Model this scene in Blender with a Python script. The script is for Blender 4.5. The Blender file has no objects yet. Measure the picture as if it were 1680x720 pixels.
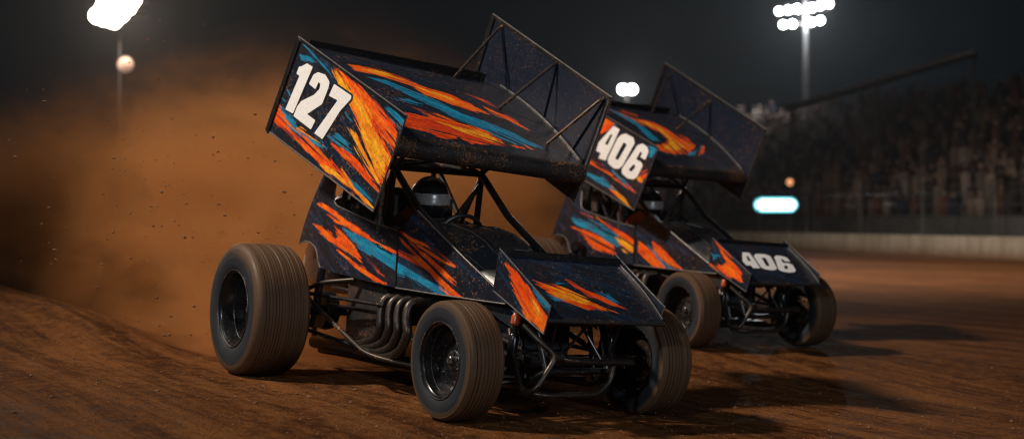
import bpy, bmesh, math, random
import numpy as np
from mathutils import Vector, Matrix, Quaternion
PI = math.pi
random.seed(7)
STROKES={
 'panel_a':[('B',[(-2.107,2.301),(-1.952,2.241),(-1.724,2.13),(-1.597,2.035),(-1.67,2.065),(-1.847,2.17),(-2.026,2.252)]),('B',[(-2.16,2.236),(-2.022,2.22),(-1.893,2.158),(-2.016,2.178),(-2.13,2.202)]),('B',[(-2.33,2.001),(-2.26,1.965),(-2.283,1.945)]),('B',[(-2.415,1.962),(-2.33,1.915),(-2.384,1.928)]),('B',[(-0.936,1.85),(-0.752,1.79),(-0.582,1.718),(-0.631,1.66),(-0.763,1.725)]),('B',[(-2.432,1.898),(-2.213,1.813),(-1.873,1.664),(-1.703,1.628),(-1.626,1.565),(-1.866,1.612),(-2.07,1.68),(-2.252,1.728),(-2.395,1.82)]),('B',[(-1.399,1.799),(-1.272,1.734),(-1.327,1.746)]),('B',[(-1.36,1.832),(-1.277,1.774),(-1.182,1.692),(-1.273,1.744)]),('O',[(-1.608,2.117),(-1.398,2.037),(-1.217,1.967),(-0.994,1.839),(-0.762,1.715),(-0.677,1.647),(-0.703,1.546),(-0.806,1.605),(-0.981,1.733),(-1.202,1.849),(-1.341,1.935)]),('R',[(-1.287,1.853),(-1.074,1.823),(-0.855,1.681),(-0.703,1.546),(-0.728,1.435),(-0.811,1.324),(-0.892,1.342),(-1.038,1.534),(-1.182,1.692)]),('Y',[(-1.641,2.104),(-1.46,2.011),(-1.295,1.912),(-1.118,1.845),(-1.026,1.764),(-1.016,1.687),(-0.883,1.588),(-0.736,1.5),(-0.711,1.454),(-0.805,1.436),(-0.835,1.361),(-0.897,1.38),(-1.038,1.534),(-1.182,1.692),(-1.328,1.835),(-1.499,1.974)]),('O',[(-1.34,2.009),(-1.081,1.881),(-0.862,1.738),(-0.697,1.657),(-0.857,1.7),(-1.074,1.823)]),('O',[(-1.067,1.765),(-0.935,1.684),(-0.765,1.585),(-0.843,1.587),(-0.973,1.666)]),('O',[(-2.459,1.899),(-2.341,1.807),(-2.148,1.704),(-1.944,1.655),(-1.741,1.568),(-1.496,1.442),(-1.218,1.313),(-1.306,1.332),(-1.629,1.423),(-1.829,1.518),(-2.139,1.64),(-2.523,1.792)]),('Y',[(-2.174,1.715),(-2.051,1.722),(-1.871,1.653),(-1.698,1.587),(-1.769,1.599),(-1.942,1.645)]),('Y',[(-1.752,1.476),(-1.586,1.443),(-1.356,1.382),(-1.215,1.294),(-1.392,1.322),(-1.604,1.403)]),('O',[(-1.773,1.63),(-1.55,1.513),(-1.315,1.401),(-1.041,1.237),(-0.932,1.181),(-1.215,1.294),(-1.496,1.442)]),('Y',[(-1.407,1.442),(-1.173,1.294),(-0.912,1.181),(-0.995,1.199),(-1.214,1.284)]),('B',[(-1.315,1.401),(-1.135,1.323),(-0.938,1.228),(-1.0,1.237),(-1.173,1.294)]),('O',[(-1.563,1.604),(-1.334,1.549),(-1.153,1.468),(-0.976,1.371),(-0.846,1.286),(-1.012,1.333),(-1.234,1.44),(-1.418,1.521)]),('Y',[(-1.388,1.714),(-1.219,1.654),(-1.125,1.574),(-0.987,1.457),(-0.84,1.324),(-1.043,1.419),(-1.207,1.557)]),('B',[(-1.638,1.657),(-1.481,1.662),(-1.339,1.589),(-1.181,1.517),(-1.422,1.551)])],
 'foil_a':[('O',[(0.095,0.247),(0.223,0.226),(0.325,0.26),(0.411,0.385),(0.537,0.432),(0.61,0.524),(0.659,0.624),(0.591,0.611),(0.478,0.576),(0.364,0.505),(0.347,0.413),(0.222,0.348),(0.098,0.335)]),('Y',[(0.141,0.285),(0.258,0.25),(0.353,0.349),(0.297,0.334),(0.188,0.324)]),('Y',[(0.362,0.396),(0.459,0.445),(0.517,0.481),(0.533,0.574),(0.464,0.523),(0.372,0.462)]),('B',[(0.119,0.394),(0.221,0.398),(0.319,0.484),(0.411,0.564),(0.494,0.668),(0.595,0.707),(0.687,0.771),(0.768,0.84),(0.827,0.898),(0.664,0.903),(0.557,0.836),(0.455,0.758),(0.374,0.656),(0.283,0.577),(0.211,0.471)]),('B',[(0.12,0.623),(0.253,0.608),(0.365,0.678),(0.248,0.666)]),('B',[(0.406,0.662),(0.529,0.712),(0.591,0.862),(0.703,0.919),(0.558,0.854),(0.465,0.736)]),('O',[(0.207,0.682),(0.346,0.723),(0.446,0.78),(0.556,0.817),(0.616,0.928),(0.698,0.93),(0.552,0.949),(0.462,0.868),(0.363,0.81),(0.285,0.745)]),('R',[(0.104,0.775),(0.194,0.769),(0.328,0.767),(0.425,0.788),(0.483,0.861),(0.529,0.919),(0.622,0.954),(0.514,0.952),(0.416,0.974),(0.366,0.927),(0.264,1.004),(0.228,0.928),(0.127,0.917),(0.049,0.917)]),('Y',[(0.311,0.81),(0.427,0.824),(0.547,0.858),(0.616,0.928),(0.529,0.919),(0.409,0.867)]),('O',[(0.644,0.355),(0.716,0.408),(0.777,0.507),(0.718,0.469)]),('O',[(0.672,0.508),(0.726,0.558),(0.785,0.596),(0.829,0.731),(0.74,0.654),(0.681,0.596)]),('O',[(0.713,0.878),(0.771,0.935),(0.726,0.931)])],
 'side_rear_a':[('O',[(-2.521,1.235),(-2.235,1.184),(-2.013,1.128),(-1.748,1.064),(-1.494,0.991),(-1.161,0.931),(-1.155,0.882),(-1.226,0.901),(-1.54,0.973),(-1.925,1.053),(-2.113,1.078),(-2.341,1.158)]),('O',[(-2.511,1.056),(-2.354,1.048),(-2.1,0.983),(-1.995,0.986),(-1.861,0.955),(-1.723,0.868),(-1.615,0.792),(-1.77,0.842),(-1.984,0.903),(-2.26,0.965)]),('O',[(-2.163,1.053),(-1.918,1.0),(-1.782,0.935),(-1.64,0.802),(-1.879,0.896),(-2.045,0.972)]),('O',[(-2.062,0.894),(-1.873,0.849),(-1.613,0.781),(-1.316,0.702),(-1.457,0.699),(-1.71,0.764)]),('R',[(-1.597,0.85),(-1.421,0.791),(-1.298,0.736),(-1.444,0.779)]),('B',[(-2.003,1.051),(-1.818,1.015),(-1.613,0.976),(-1.155,0.877),(-1.142,0.773),(-1.188,0.781),(-1.528,0.876),(-1.731,0.925),(-1.864,0.979)])],
 'side_front_a':[('O',[(-1.333,0.954),(-1.215,0.93),(-1.033,0.9),(-0.856,0.86),(-0.787,0.815),(-0.984,0.859),(-1.328,0.915)]),('B',[(-1.325,0.892),(-0.933,0.786),(-0.63,0.698),(-0.545,0.662),(-0.73,0.681),(-0.969,0.73),(-1.314,0.798)]),('B',[(-1.243,0.785),(-1.104,0.754),(-1.24,0.763)]),('O',[(-1.207,1.052),(-1.046,1.008),(-0.87,0.982),(-0.654,0.917),(-0.548,0.864),(-0.734,0.892),(-0.953,0.957)]),('O',[(-1.202,1.014),(-1.043,0.986),(-0.95,0.936),(-0.776,0.901),(-0.644,0.823),(-0.514,0.737),(-0.389,0.673),(-0.545,0.662),(-0.695,0.736),(-0.785,0.794),(-0.94,0.85),(-1.037,0.932)]),('R',[(-1.285,0.939),(-1.032,0.889),(-0.809,0.825),(-1.072,0.854)])],
 'nose_panel_a':[('O',[(0.027,0.907),(0.127,0.867),(0.239,0.806),(0.375,0.741),(0.496,0.663),(0.472,0.532),(0.393,0.568),(0.253,0.674),(0.134,0.8)]),('Y',[(0.244,0.762),(0.382,0.669),(0.455,0.573),(0.361,0.624)]),('O',[(0.099,0.797),(0.222,0.716),(0.306,0.663),(0.471,0.546),(0.286,0.603),(0.169,0.712)]),('B',[(0.32,0.782),(0.505,0.7),(0.496,0.663),(0.377,0.727)])],
 'nose_foil_a':[('O',[(0.05,0.417),(0.151,0.468),(0.273,0.497),(0.423,0.694),(0.543,0.852),(0.668,0.884),(0.488,0.877),(0.328,0.828),(0.149,0.72),(0.098,0.559)]),('Y',[(0.106,0.474),(0.28,0.539),(0.453,0.733),(0.382,0.803),(0.164,0.677)]),('R',[(0.352,0.402),(0.473,0.561),(0.612,0.676),(0.721,0.837),(0.569,0.786),(0.44,0.65)]),('B',[(0.541,0.532),(0.638,0.608),(0.739,0.793),(0.642,0.716)]),('B',[(0.105,0.662),(0.209,0.735),(0.134,0.763)]),('B',[(0.266,0.455),(0.342,0.489),(0.235,0.48)])],
 'panel_b':[('O',[(-1.382,2.185),(-1.167,2.087),(-1.188,2.014),(-1.288,1.973),(-1.523,1.936)]),('O',[(-1.26,2.128),(-1.166,2.072),(-1.212,2.0),(-1.366,1.961)]),('B',[(-1.244,2.075),(-1.086,2.025),(-1.162,2.013)]),('B',[(-1.223,2.148),(-0.909,2.004),(-0.486,1.806),(-0.558,1.822),(-0.905,1.946)]),('O',[(-1.726,1.729),(-1.545,1.688),(-1.396,1.649),(-1.206,1.558),(-1.178,1.529),(-1.364,1.574),(-1.556,1.643),(-1.722,1.683)]),('O',[(-1.26,1.588),(-1.05,1.528),(-0.869,1.441),(-0.765,1.355),(-0.917,1.412),(-1.125,1.499)]),('Y',[(-1.331,1.492),(-1.171,1.426),(-0.96,1.325),(-0.805,1.226),(-1.008,1.295),(-1.193,1.382)]),('R',[(-0.732,1.584),(-0.612,1.583),(-0.655,1.512),(-0.699,1.455),(-0.789,1.527)]),('Y',[(-0.778,1.541),(-0.678,1.498),(-0.711,1.455),(-0.787,1.498)]),('B',[(-1.182,1.587),(-0.973,1.499),(-0.791,1.384),(-0.995,1.455)]),('B',[(-1.631,1.561),(-1.334,1.529),(-1.117,1.397),(-1.381,1.455)]),('B',[(-0.823,1.829),(-0.533,1.807),(-0.472,1.778),(-0.572,1.681)])],
 'foil_b':[('O',[(0.31,0.126),(0.436,0.282),(0.566,0.306),(0.639,0.46),(0.739,0.562),(0.734,0.694),(0.587,0.838),(0.424,0.859),(0.301,0.808),(0.332,0.752),(0.465,0.704),(0.53,0.622),(0.52,0.518),(0.459,0.428),(0.333,0.338)]),('Y',[(0.436,0.304),(0.538,0.359),(0.586,0.476),(0.606,0.643),(0.615,0.747),(0.475,0.805),(0.4,0.783),(0.542,0.64),(0.534,0.492)]),('B',[(0.31,0.103),(0.41,0.313),(0.43,0.566),(0.415,0.675),(0.328,0.679),(0.357,0.417),(0.309,0.215)]),('B',[(0.561,0.845),(0.758,0.731),(0.802,0.632),(0.793,0.546),(0.801,0.654),(0.799,0.698),(0.624,0.85)]),('O',[(0.663,0.84),(0.744,0.756),(0.813,0.672),(0.825,0.691),(0.742,0.799)]),('O',[(0.388,0.098),(0.453,0.096),(0.517,0.187),(0.495,0.231),(0.413,0.179)])],
 'side_rear_b':[('O',[(-2.263,1.231),(-1.976,1.209),(-1.923,1.119),(-2.162,1.166)]),('O',[(-2.103,1.325),(-1.91,1.262),(-1.931,1.223)]),('B',[(-2.352,1.122),(-1.968,1.105),(-1.552,1.012),(-1.368,0.892),(-1.495,0.837),(-1.818,0.953),(-2.249,1.045)]),('Y',[(-1.525,0.95),(-1.282,0.896),(-1.148,0.802),(-1.361,0.792)]),('O',[(-2.345,1.029),(-1.818,0.953),(-1.541,0.86),(-1.49,0.761),(-1.9,0.807),(-2.147,0.969)]),('O',[(-1.878,1.133),(-1.554,1.038),(-1.243,0.947),(-1.045,0.831),(-1.042,0.782),(-1.368,0.892)])],
 'side_front_b':[('O',[(-1.135,0.927),(-0.859,0.815),(-0.646,0.62),(-0.889,0.667),(-1.147,0.802)]),('O',[(-0.95,0.958),(-0.699,0.822),(-0.474,0.678),(-0.652,0.704),(-0.901,0.837)]),('B',[(-0.986,0.883),(-0.774,0.746),(-0.569,0.637),(-0.77,0.698)])],
 'nose_panel_b':[('O',[(-0.01,0.978),(0.158,0.86),(0.375,0.713),(0.398,0.625),(0.172,0.645),(-0.086,0.757),(0.13,0.745),(0.162,0.792)]),('B',[(-0.056,0.85),(0.089,0.834),(-0.015,0.783)])],
}
DIGITS={
 '127':[[[(-2.014,2.164),(-1.918,2.132),(-2.198,1.826),(-2.33,1.861),(-2.126,2.085),(-2.179,2.104),(-2.143,2.15),(-2.105,2.149)]],[[(-1.965,2.02),(-1.899,2.08),(-1.831,2.091),(-1.716,2.066),(-1.644,2.013),(-1.657,1.973),(-1.74,1.87),(-1.965,1.813),(-1.827,1.764),(-1.89,1.704),(-2.188,1.809),(-2.134,1.873),(-2.072,1.907),(-1.875,1.939),(-1.792,1.975),(-1.783,2.009),(-1.815,2.023),(-1.856,1.976)]],[[(-1.644,1.921),(-1.574,1.996),(-1.311,1.903),(-1.317,1.882),(-1.457,1.816),(-1.704,1.633),(-1.834,1.678),(-1.53,1.87),(-1.51,1.884)]]],
 '406':[[[(-1.188,2.019),(-1.083,1.981),(-1.213,1.803),(-1.233,1.786),(-1.246,1.759),(-1.264,1.748),(-1.298,1.685),(-1.427,1.712),(-1.391,1.761),(-1.472,1.785),(-1.433,1.866)],[(-1.229,1.942),(-1.202,1.931),(-1.278,1.834),(-1.326,1.849)]],[[(-1.054,1.929),(-0.979,1.937),(-0.852,1.894),(-0.829,1.843),(-1.008,1.637),(-1.069,1.604),(-1.158,1.609),(-1.252,1.655),(-1.268,1.699),(-1.115,1.894)],[(-1.011,1.855),(-0.967,1.841),(-0.959,1.825),(-1.083,1.692),(-1.118,1.689),(-1.14,1.707)]],[[(-0.786,1.82),(-0.707,1.837),(-0.623,1.802),(-0.601,1.759),(-0.648,1.682),(-0.729,1.709),(-0.701,1.749),(-0.735,1.761),(-0.794,1.69),(-0.709,1.662),(-0.687,1.626),(-0.765,1.527),(-0.824,1.501),(-0.924,1.513),(-1.015,1.557),(-1.025,1.601),(-0.866,1.743)],[(-0.834,1.645),(-0.802,1.63),(-0.808,1.613),(-0.854,1.578),(-0.889,1.578),(-0.905,1.597)]]],
 '406F':[[[(0.213,0.272),(0.31,0.277),(0.292,0.525),(0.285,0.55),(0.287,0.584),(0.279,0.602),(0.282,0.683),(0.176,0.692),(0.18,0.628),(0.111,0.627),(0.103,0.525)],[(0.218,0.373),(0.243,0.377),(0.23,0.511),(0.188,0.51)]],[[(0.356,0.327),(0.41,0.29),(0.531,0.294),(0.573,0.346),(0.525,0.646),(0.492,0.703),(0.421,0.725),(0.33,0.703),(0.298,0.658),(0.325,0.388)],[(0.423,0.397),(0.464,0.398),(0.478,0.413),(0.442,0.608),(0.415,0.622),(0.391,0.608)]],[[(0.619,0.357),(0.677,0.308),(0.763,0.318),(0.802,0.362),(0.798,0.472),(0.717,0.468),(0.723,0.411),(0.688,0.409),(0.673,0.513),(0.756,0.518),(0.791,0.553),(0.772,0.696),(0.735,0.745),(0.648,0.763),(0.556,0.74),(0.527,0.693),(0.589,0.476)],[(0.66,0.58),(0.694,0.587),(0.697,0.609),(0.675,0.666),(0.647,0.677),(0.625,0.66)]]],
}

scene = bpy.context.scene
COL = scene.collection
GZ = 1.18          # height of the camera over the track below the front axle

# ------------------------------------------------------------------ materials
def lin(c):
    return tuple(((v/12.92) if v <= .04045 else ((v+.055)/1.055)**2.4) for v in c)

class NT:
    """tiny node helper"""
    def __init__(s, tree): s.t = tree; s.n = tree.nodes; s.l = tree.links
    def node(s, typ, **kw):
        n = s.n.new(typ)
        ins = kw.pop('ins', {})
        for k, v in kw.items(): setattr(n, k, v)
        for k, v in ins.items():
            if isinstance(v, bpy.types.NodeSocket): s.l.new(v, n.inputs[k])
            else: n.inputs[k].default_value = v
        return n
    def math(s, op, a, b=None, c=None, clamp=False):
        n = s.n.new('ShaderNodeMath'); n.operation = op; n.use_clamp = clamp
        for i, v in enumerate((a, b, c)):
            if v is None: continue
            if isinstance(v, bpy.types.NodeSocket): s.l.new(v, n.inputs[i])
            else: n.inputs[i].default_value = v
        return n.outputs[0]
    def noise(s, vec, scale, detail=4, rough=.55, dist=0):
        n = s.n.new('ShaderNodeTexNoise'); s.l.new(vec, n.inputs['Vector'])
        n.inputs['Scale'].default_value = scale; n.inputs['Detail'].default_value = detail
        n.inputs['Roughness'].default_value = rough; n.inputs['Distortion'].default_value = dist
        return n.outputs['Fac']
    def map(s, vec, scale=(1,1,1), rot=(0,0,0), loc=(0,0,0)):
        n = s.n.new('ShaderNodeMapping'); s.l.new(vec, n.inputs['Vector'])
        n.inputs['Scale'].default_value = scale; n.inputs['Rotation'].default_value = rot; n.inputs['Location'].default_value = loc
        return n.outputs[0]
    def step(s, v, a, b, lo=0., hi=1.):
        n = s.n.new('ShaderNodeMapRange'); n.interpolation_type = 'SMOOTHSTEP'
        s.l.new(v, n.inputs[0])
        for i, q in zip((1,2,3,4), (a,b,lo,hi)): n.inputs[i].default_value = q
        return n.outputs[0]
    def mix(s, f, a, b):
        n = s.n.new('ShaderNodeMix'); n.data_type = 'RGBA'
        for k, v in ((0,f),(6,a),(7,b)):
            if isinstance(v, bpy.types.NodeSocket): s.l.new(v, n.inputs[k])
            else: n.inputs[k].default_value = v if k == 0 else (*v[:3], 1)
        return n.outputs[2]
    def bump(s, h, strength=.3, dist=.01):
        n = s.n.new('ShaderNodeBump'); s.l.new(h, n.inputs['Height'])
        n.inputs['Strength'].default_value = strength; n.inputs['Distance'].default_value = dist
        return n.outputs[0]

def newmat(name):
    m = bpy.data.materials.new(name); m.use_nodes = True
    t = NT(m.node_tree); b = m.node_tree.nodes['Principled BSDF']
    return m, t, b
def setb(t, b, **kw):
    names = dict(col='Base Color', rough='Roughness', metal='Metallic', coat='Coat Weight', coatr='Coat Roughness',
                 spec='Specular IOR Level', nrm='Normal', ecol='Emission Color', es='Emission Strength')
    for k, v in kw.items():
        i = b.inputs[names[k]]
        if isinstance(v, bpy.types.NodeSocket): t.l.new(v, i)
        elif k in ('col', 'ecol'): i.default_value = (*v[:3], 1)
        else: i.default_value = v

DIRT = (.26, .105, .032)
def dirty(name, base, rough=.4, metal=0., coat=0., amount=.5, fine=1., attr=None, bump=.15, dirt=DIRT, var=(.75, 1.15), spec=.5):
    """paint or metal with thrown mud: sparse specks, finer speckle fields and a faint dry film"""
    m, t, b = newmat(name)
    tc = t.node('ShaderNodeTexCoord').outputs['Object']
    if attr:
        basec = t.node('ShaderNodeAttribute', attribute_name=attr).outputs['Color']
    else:
        r = t.node('ShaderNodeRGB'); r.outputs[0].default_value = (*base, 1); basec = r.outputs[0]
    field = t.noise(tc, 2.3, 3, .6)
    fieldm = t.step(field, .42, .66)
    sp = t.noise(tc, 48*fine, 3, .7)
    spm = t.step(t.math('ADD', sp, t.math('MULTIPLY', fieldm, .14*amount)), .635, .665)
    big = t.noise(tc, 26*fine, 2, .5)
    bigm = t.step(big, .77, .78)
    film = t.math('MULTIPLY', t.step(t.noise(tc, 6, 5, .7), .45, .8), .13*amount)
    mask = t.math('MAXIMUM', t.math('MAXIMUM', t.math('MULTIPLY', spm, min(1, .9*amount+.2)), bigm), film)
    var = t.step(t.noise(tc, 35, 4, .7), .3, .7, *var)
    colr = t.mix(mask, basec, dirt)
    mul = t.node('ShaderNodeMix', data_type='RGBA', blend_type='MULTIPLY')
    t.l.new(colr, mul.inputs[6]); mul.inputs[0].default_value = 1
    cmb = t.node('ShaderNodeCombineColor'); 
    for i in range(3): t.l.new(var, cmb.inputs[i])
    t.l.new(cmb.outputs[0], mul.inputs[7])
    rr = t.math('ADD', t.math('MULTIPLY', mask, .95-rough), t.math('ADD', rough, t.math('MULTIPLY', t.math('SUBTRACT', t.noise(tc, 18, 5, .7), .5), .35)), clamp=True)
    mt = t.math('MULTIPLY', t.math('SUBTRACT', 1., mask), metal)
    hh = t.math('ADD', t.math('MULTIPLY', mask, .6), t.math('MULTIPLY', t.noise(tc, 140, 3, .6), .35))
    setb(t, b, col=mul.outputs[2], spec=spec, rough=rr, metal=mt, coat=coat, coatr=.25, nrm=t.bump(hh, bump, .004))
    return m

M = {}
M['livery'] = dirty('painted_livery', None, .42, 0, .15, .45, attr='paint', fine=1.1, spec=.3)
M['body'] = dirty('black_body_paint', (.013, .018, .025), .30, 0, .4, .55)
M['body_muddy'] = dirty('muddy_black_panel', (.014, .015, .017), .5, 0, .1, .9, fine=1.7, bump=.3)
M['innerwing'] = dirty('dark_blue_sheet', (.008, .013, .026), .45, .1, .15, .25, fine=1., spec=.15)
M['tube'] = dirty('black_tube', (.008, .009, .011), .38, .2, .2, .35)
M['steeltube'] = dirty('bare_steel_tube', (.045, .036, .030), .42, .6, 0, .9)
M['exhaust'] = dirty('exhaust_steel', (.06, .05, .042), .40, .8, 0, .25, fine=1.5)
M['edge'] = dirty('edge_alloy', (.26, .25, .24), .36, .7, 0, .6)
M['rim'] = dirty('black_rim', (.012, .014, .017), .28, .4, .4, .3)
M['rimlip'] = dirty('rim_lip', (.10, .11, .12), .3, .8, 0, .5)
M['engine'] = dirty('engine_metal', (.05, .045, .04), .45, .6, 0, 1.2)
M['white'] = dirty('white_number', (.86, .84, .82), .5, 0, 0, .02, var=(.93, 1.04), dirt=(.12,.05,.02))
M['outline'] = dirty('number_outline', (.012, .012, .02), .5, 0, 0, .6)
M['shock'] = dirty('shock_body', (.02,.02,.025), .25, .5, .3, .3)
M['redcap'] = dirty('orange_cap', (.45,.07,.015), .35, 0, .3, .4)
M['grey'] = dirty('grey_tank', (.30,.30,.31), .4, .1, .1, .7)
M['helmet'] = dirty('helmet_shell', (.010,.013,.018), .16, 0, .7, .1, bump=.03)
M['visor'] = dirty('silver_visor', (.50,.48,.46), .3, .25, .4, .15, bump=.05)
M['suit'] = dirty('driver_suit', (.018,.02,.026), .85, 0, 0, .3)
M['glove'] = dirty('glove', (.02,.02,.022), .8, 0, 0, .3)
M['seat'] = dirty('seat_padding', (.03,.022,.02), .8, 0, 0, .6)
M['red'] = dirty('red_panel', (.28,.035,.012), .5, 0, .1, .7)

def rubber():
    m, t, b = newmat('dusty_racing_rubber')
    tc = t.node('ShaderNodeTexCoord').outputs['Object']
    s = t.node('ShaderNodeSeparateXYZ', ins={0: tc})
    x, y, z = s.outputs
    r = t.math('SQRT', t.math('ADD', t.math('MULTIPLY', x, x), t.math('MULTIPLY', z, z)))
    ang = t.math('ARCTAN2', z, x)
    sa = t.math('SINE', ang); ca = t.math('COSINE', ang)
    v = t.node('ShaderNodeCombineXYZ', ins={0: t.math('MULTIPLY', r, 30), 1: t.math('MULTIPLY', y, 30), 2: t.math('MULTIPLY', sa, .5)})
    v2 = t.node('ShaderNodeCombineXYZ', ins={0: t.math('ADD', t.math('MULTIPLY', r, 9), t.math('MULTIPLY', ca, .5)), 1: t.math('MULTIPLY', y, 9), 2: t.math('MULTIPLY', sa, .5)})
    n1 = t.noise(v.outputs[0], 3.2, 5, .7)
    n2 = t.noise(v2.outputs[0], 2., 4, .6)
    attr = t.node('ShaderNodeAttribute', attribute_name='tread').outputs['Fac']   # 1 on the tread and shoulder
    f = t.math('ADD', t.math('MULTIPLY', n1, .55), t.math('MULTIPLY', n2, .6))
    f = t.math('ADD', f, t.math('MULTIPLY', t.math('SUBTRACT', attr, .5), .55))
    mask = t.step(f, .42, .80)
    c = t.mix(mask, (.011, .015, .020), (.082, .040, .0165))
    h = t.math('ADD', t.math('MULTIPLY', n1, .8), t.math('MULTIPLY', t.noise(tc, 60, 4, .7), .3))
    setb(t, b, col=c, rough=t.step(n1, .3, .7, .5, .85), spec=.4, nrm=t.bump(h, .35, .006))
    return m
M['rubber'] = rubber()

def ground_mat():
    m, t, b = newmat('clay_track')
    tc = t.node('ShaderNodeTexCoord').outputs['Object']
    rz = math.atan2(.831, -.555)
    al = t.map(tc, (1,1,1), (0,0,-rz))
    st = t.map(al, (.22, 3.2, 1))
    st2 = t.map(al, (1.1, 8., 1))
    a = t.noise(st, 1.1, 6, .62, .3); c = t.noise(st2, 1.6, 5, .65, .2)
    d = t.noise(tc, 9, 6, .68); e = t.noise(tc, 42, 4, .7); g = t.noise(tc, .35, 3, .5)
    f = t.math('ADD', t.math('MULTIPLY', a, .42), t.math('ADD', t.math('MULTIPLY', c, .22), t.math('MULTIPLY', d, .36)))
    c1 = t.mix(t.step(f, .39, .59), (.036, .0115, .0036), (.215, .083, .025))
    c2 = t.mix(t.step(e, .52, .75), c1, (.21, .076, .022))
    c3 = t.mix(t.step(g, .3, .7, 0, .45), c2, (.045, .017, .0065))
    h = t.math('ADD', t.math('MULTIPLY', c, .55), t.math('ADD', t.math('MULTIPLY', d, .95), t.math('MULTIPLY', e, .40)))
    h = t.math('ADD', h, t.math('MULTIPLY', a, .6))
    setb(t, b, col=c3, rough=t.step(d, .3, .7, .62, .95), spec=.05, nrm=t.bump(h, .9, .05))
    return m
M['ground'] = ground_mat()

def simple(name, col, rough=.7, metal=0., nscale=6., var=.35, es=0, ecol=None, bump=.2):
    m, t, b = newmat(name)
    tc = t.node('ShaderNodeTexCoord').outputs['Object']
    n = t.noise(tc, nscale, 6, .65); n2 = t.noise(tc, nscale*.15, 3, .6)
    lo = tuple(v*(1-var) for v in col); hi = tuple(min(1, v*(1+var)) for v in col)
    c = t.mix(t.step(t.math('ADD', t.math('MULTIPLY', n, .5), t.math('MULTIPLY', n2, .5)), .35, .65), lo, hi)
    setb(t, b, col=c, rough=rough, metal=metal, nrm=t.bump(n, bump, .02))
    if es: setb(t, b, ecol=ecol or col, es=es)
    return m
def wall_mat():
    m, t, b = newmat('stained_concrete')
    tc = t.node('ShaderNodeTexCoord').outputs['Object']
    n = t.noise(tc, 1.2, 6, .7); v = t.noise(t.map(tc, (1, 1, .12)), 3, 5, .7)
    z = t.node('ShaderNodeSeparateXYZ', ins={0: tc}).outputs[2]
    splash = t.step(t.math('ADD', z, t.math('MULTIPLY', n, .5)), .25, .85)
    c = t.mix(t.step(v, .35, .65), (.26, .21, .155), (.40, .34, .26))
    c = t.mix(t.step(n, .45, .75, 0, .6), c, (.16, .11, .07))
    c = t.mix(splash, (.14, .075, .035), c)
    setb(t, b, col=c, rough=.9, nrm=t.bump(n, .3, .03))
    return m
M['concrete'] = wall_mat()
M['standmetal'] = simple('weathered_stand', (.075, .07, .065), .8, 0, 3)
M['beam'] = simple('pale_roof_edge', (.20, .19, .18), .6, 0, 3)
M['pole'] = simple('galvanised_pole', (.03, .029, .028), .5, .3, 8)
M['fence'] = simple('fence_wire', (.10, .095, .09), .5, .5, 8)
M['signbox'] = simple('sign_box', (.03, .03, .035), .5, .2, 8)
M['lamp_hot'] = simple('floodlight_lens', (1, .97, .93), .4, 0, 2, 0, 30., (1, .96, .90))
M['lamp_warm'] = simple('warm_floodlight_lens', (1, .93, .86), .4, 0, 2, 0, 34., (1, .88, .76))
M['glow_disc'] = simple('added_glow', (.3, .2, .16), .4, 0, 2, 0, .16, (1, .66, .5))  # weak emission imitating a faint glow in the dust
M['lamp_orange'] = simple('orange_lens', (1, .5, .25), .4, 0, 2, 0, 1.2, (1, .42, .18))
M['sign_white'] = simple('sign_face', (.9, .98, 1), .4, 0, 2, 0, 3.2, (.93, .99, 1.))
M['sign_cyan'] = simple('sign_rim', (.1, .7, .8), .4, 0, 2, 0, 1.6, (.12, .75, .9))
M['clod'] = simple('clay_clod', (.15, .065, .026), .95, 0, 30)

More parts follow.
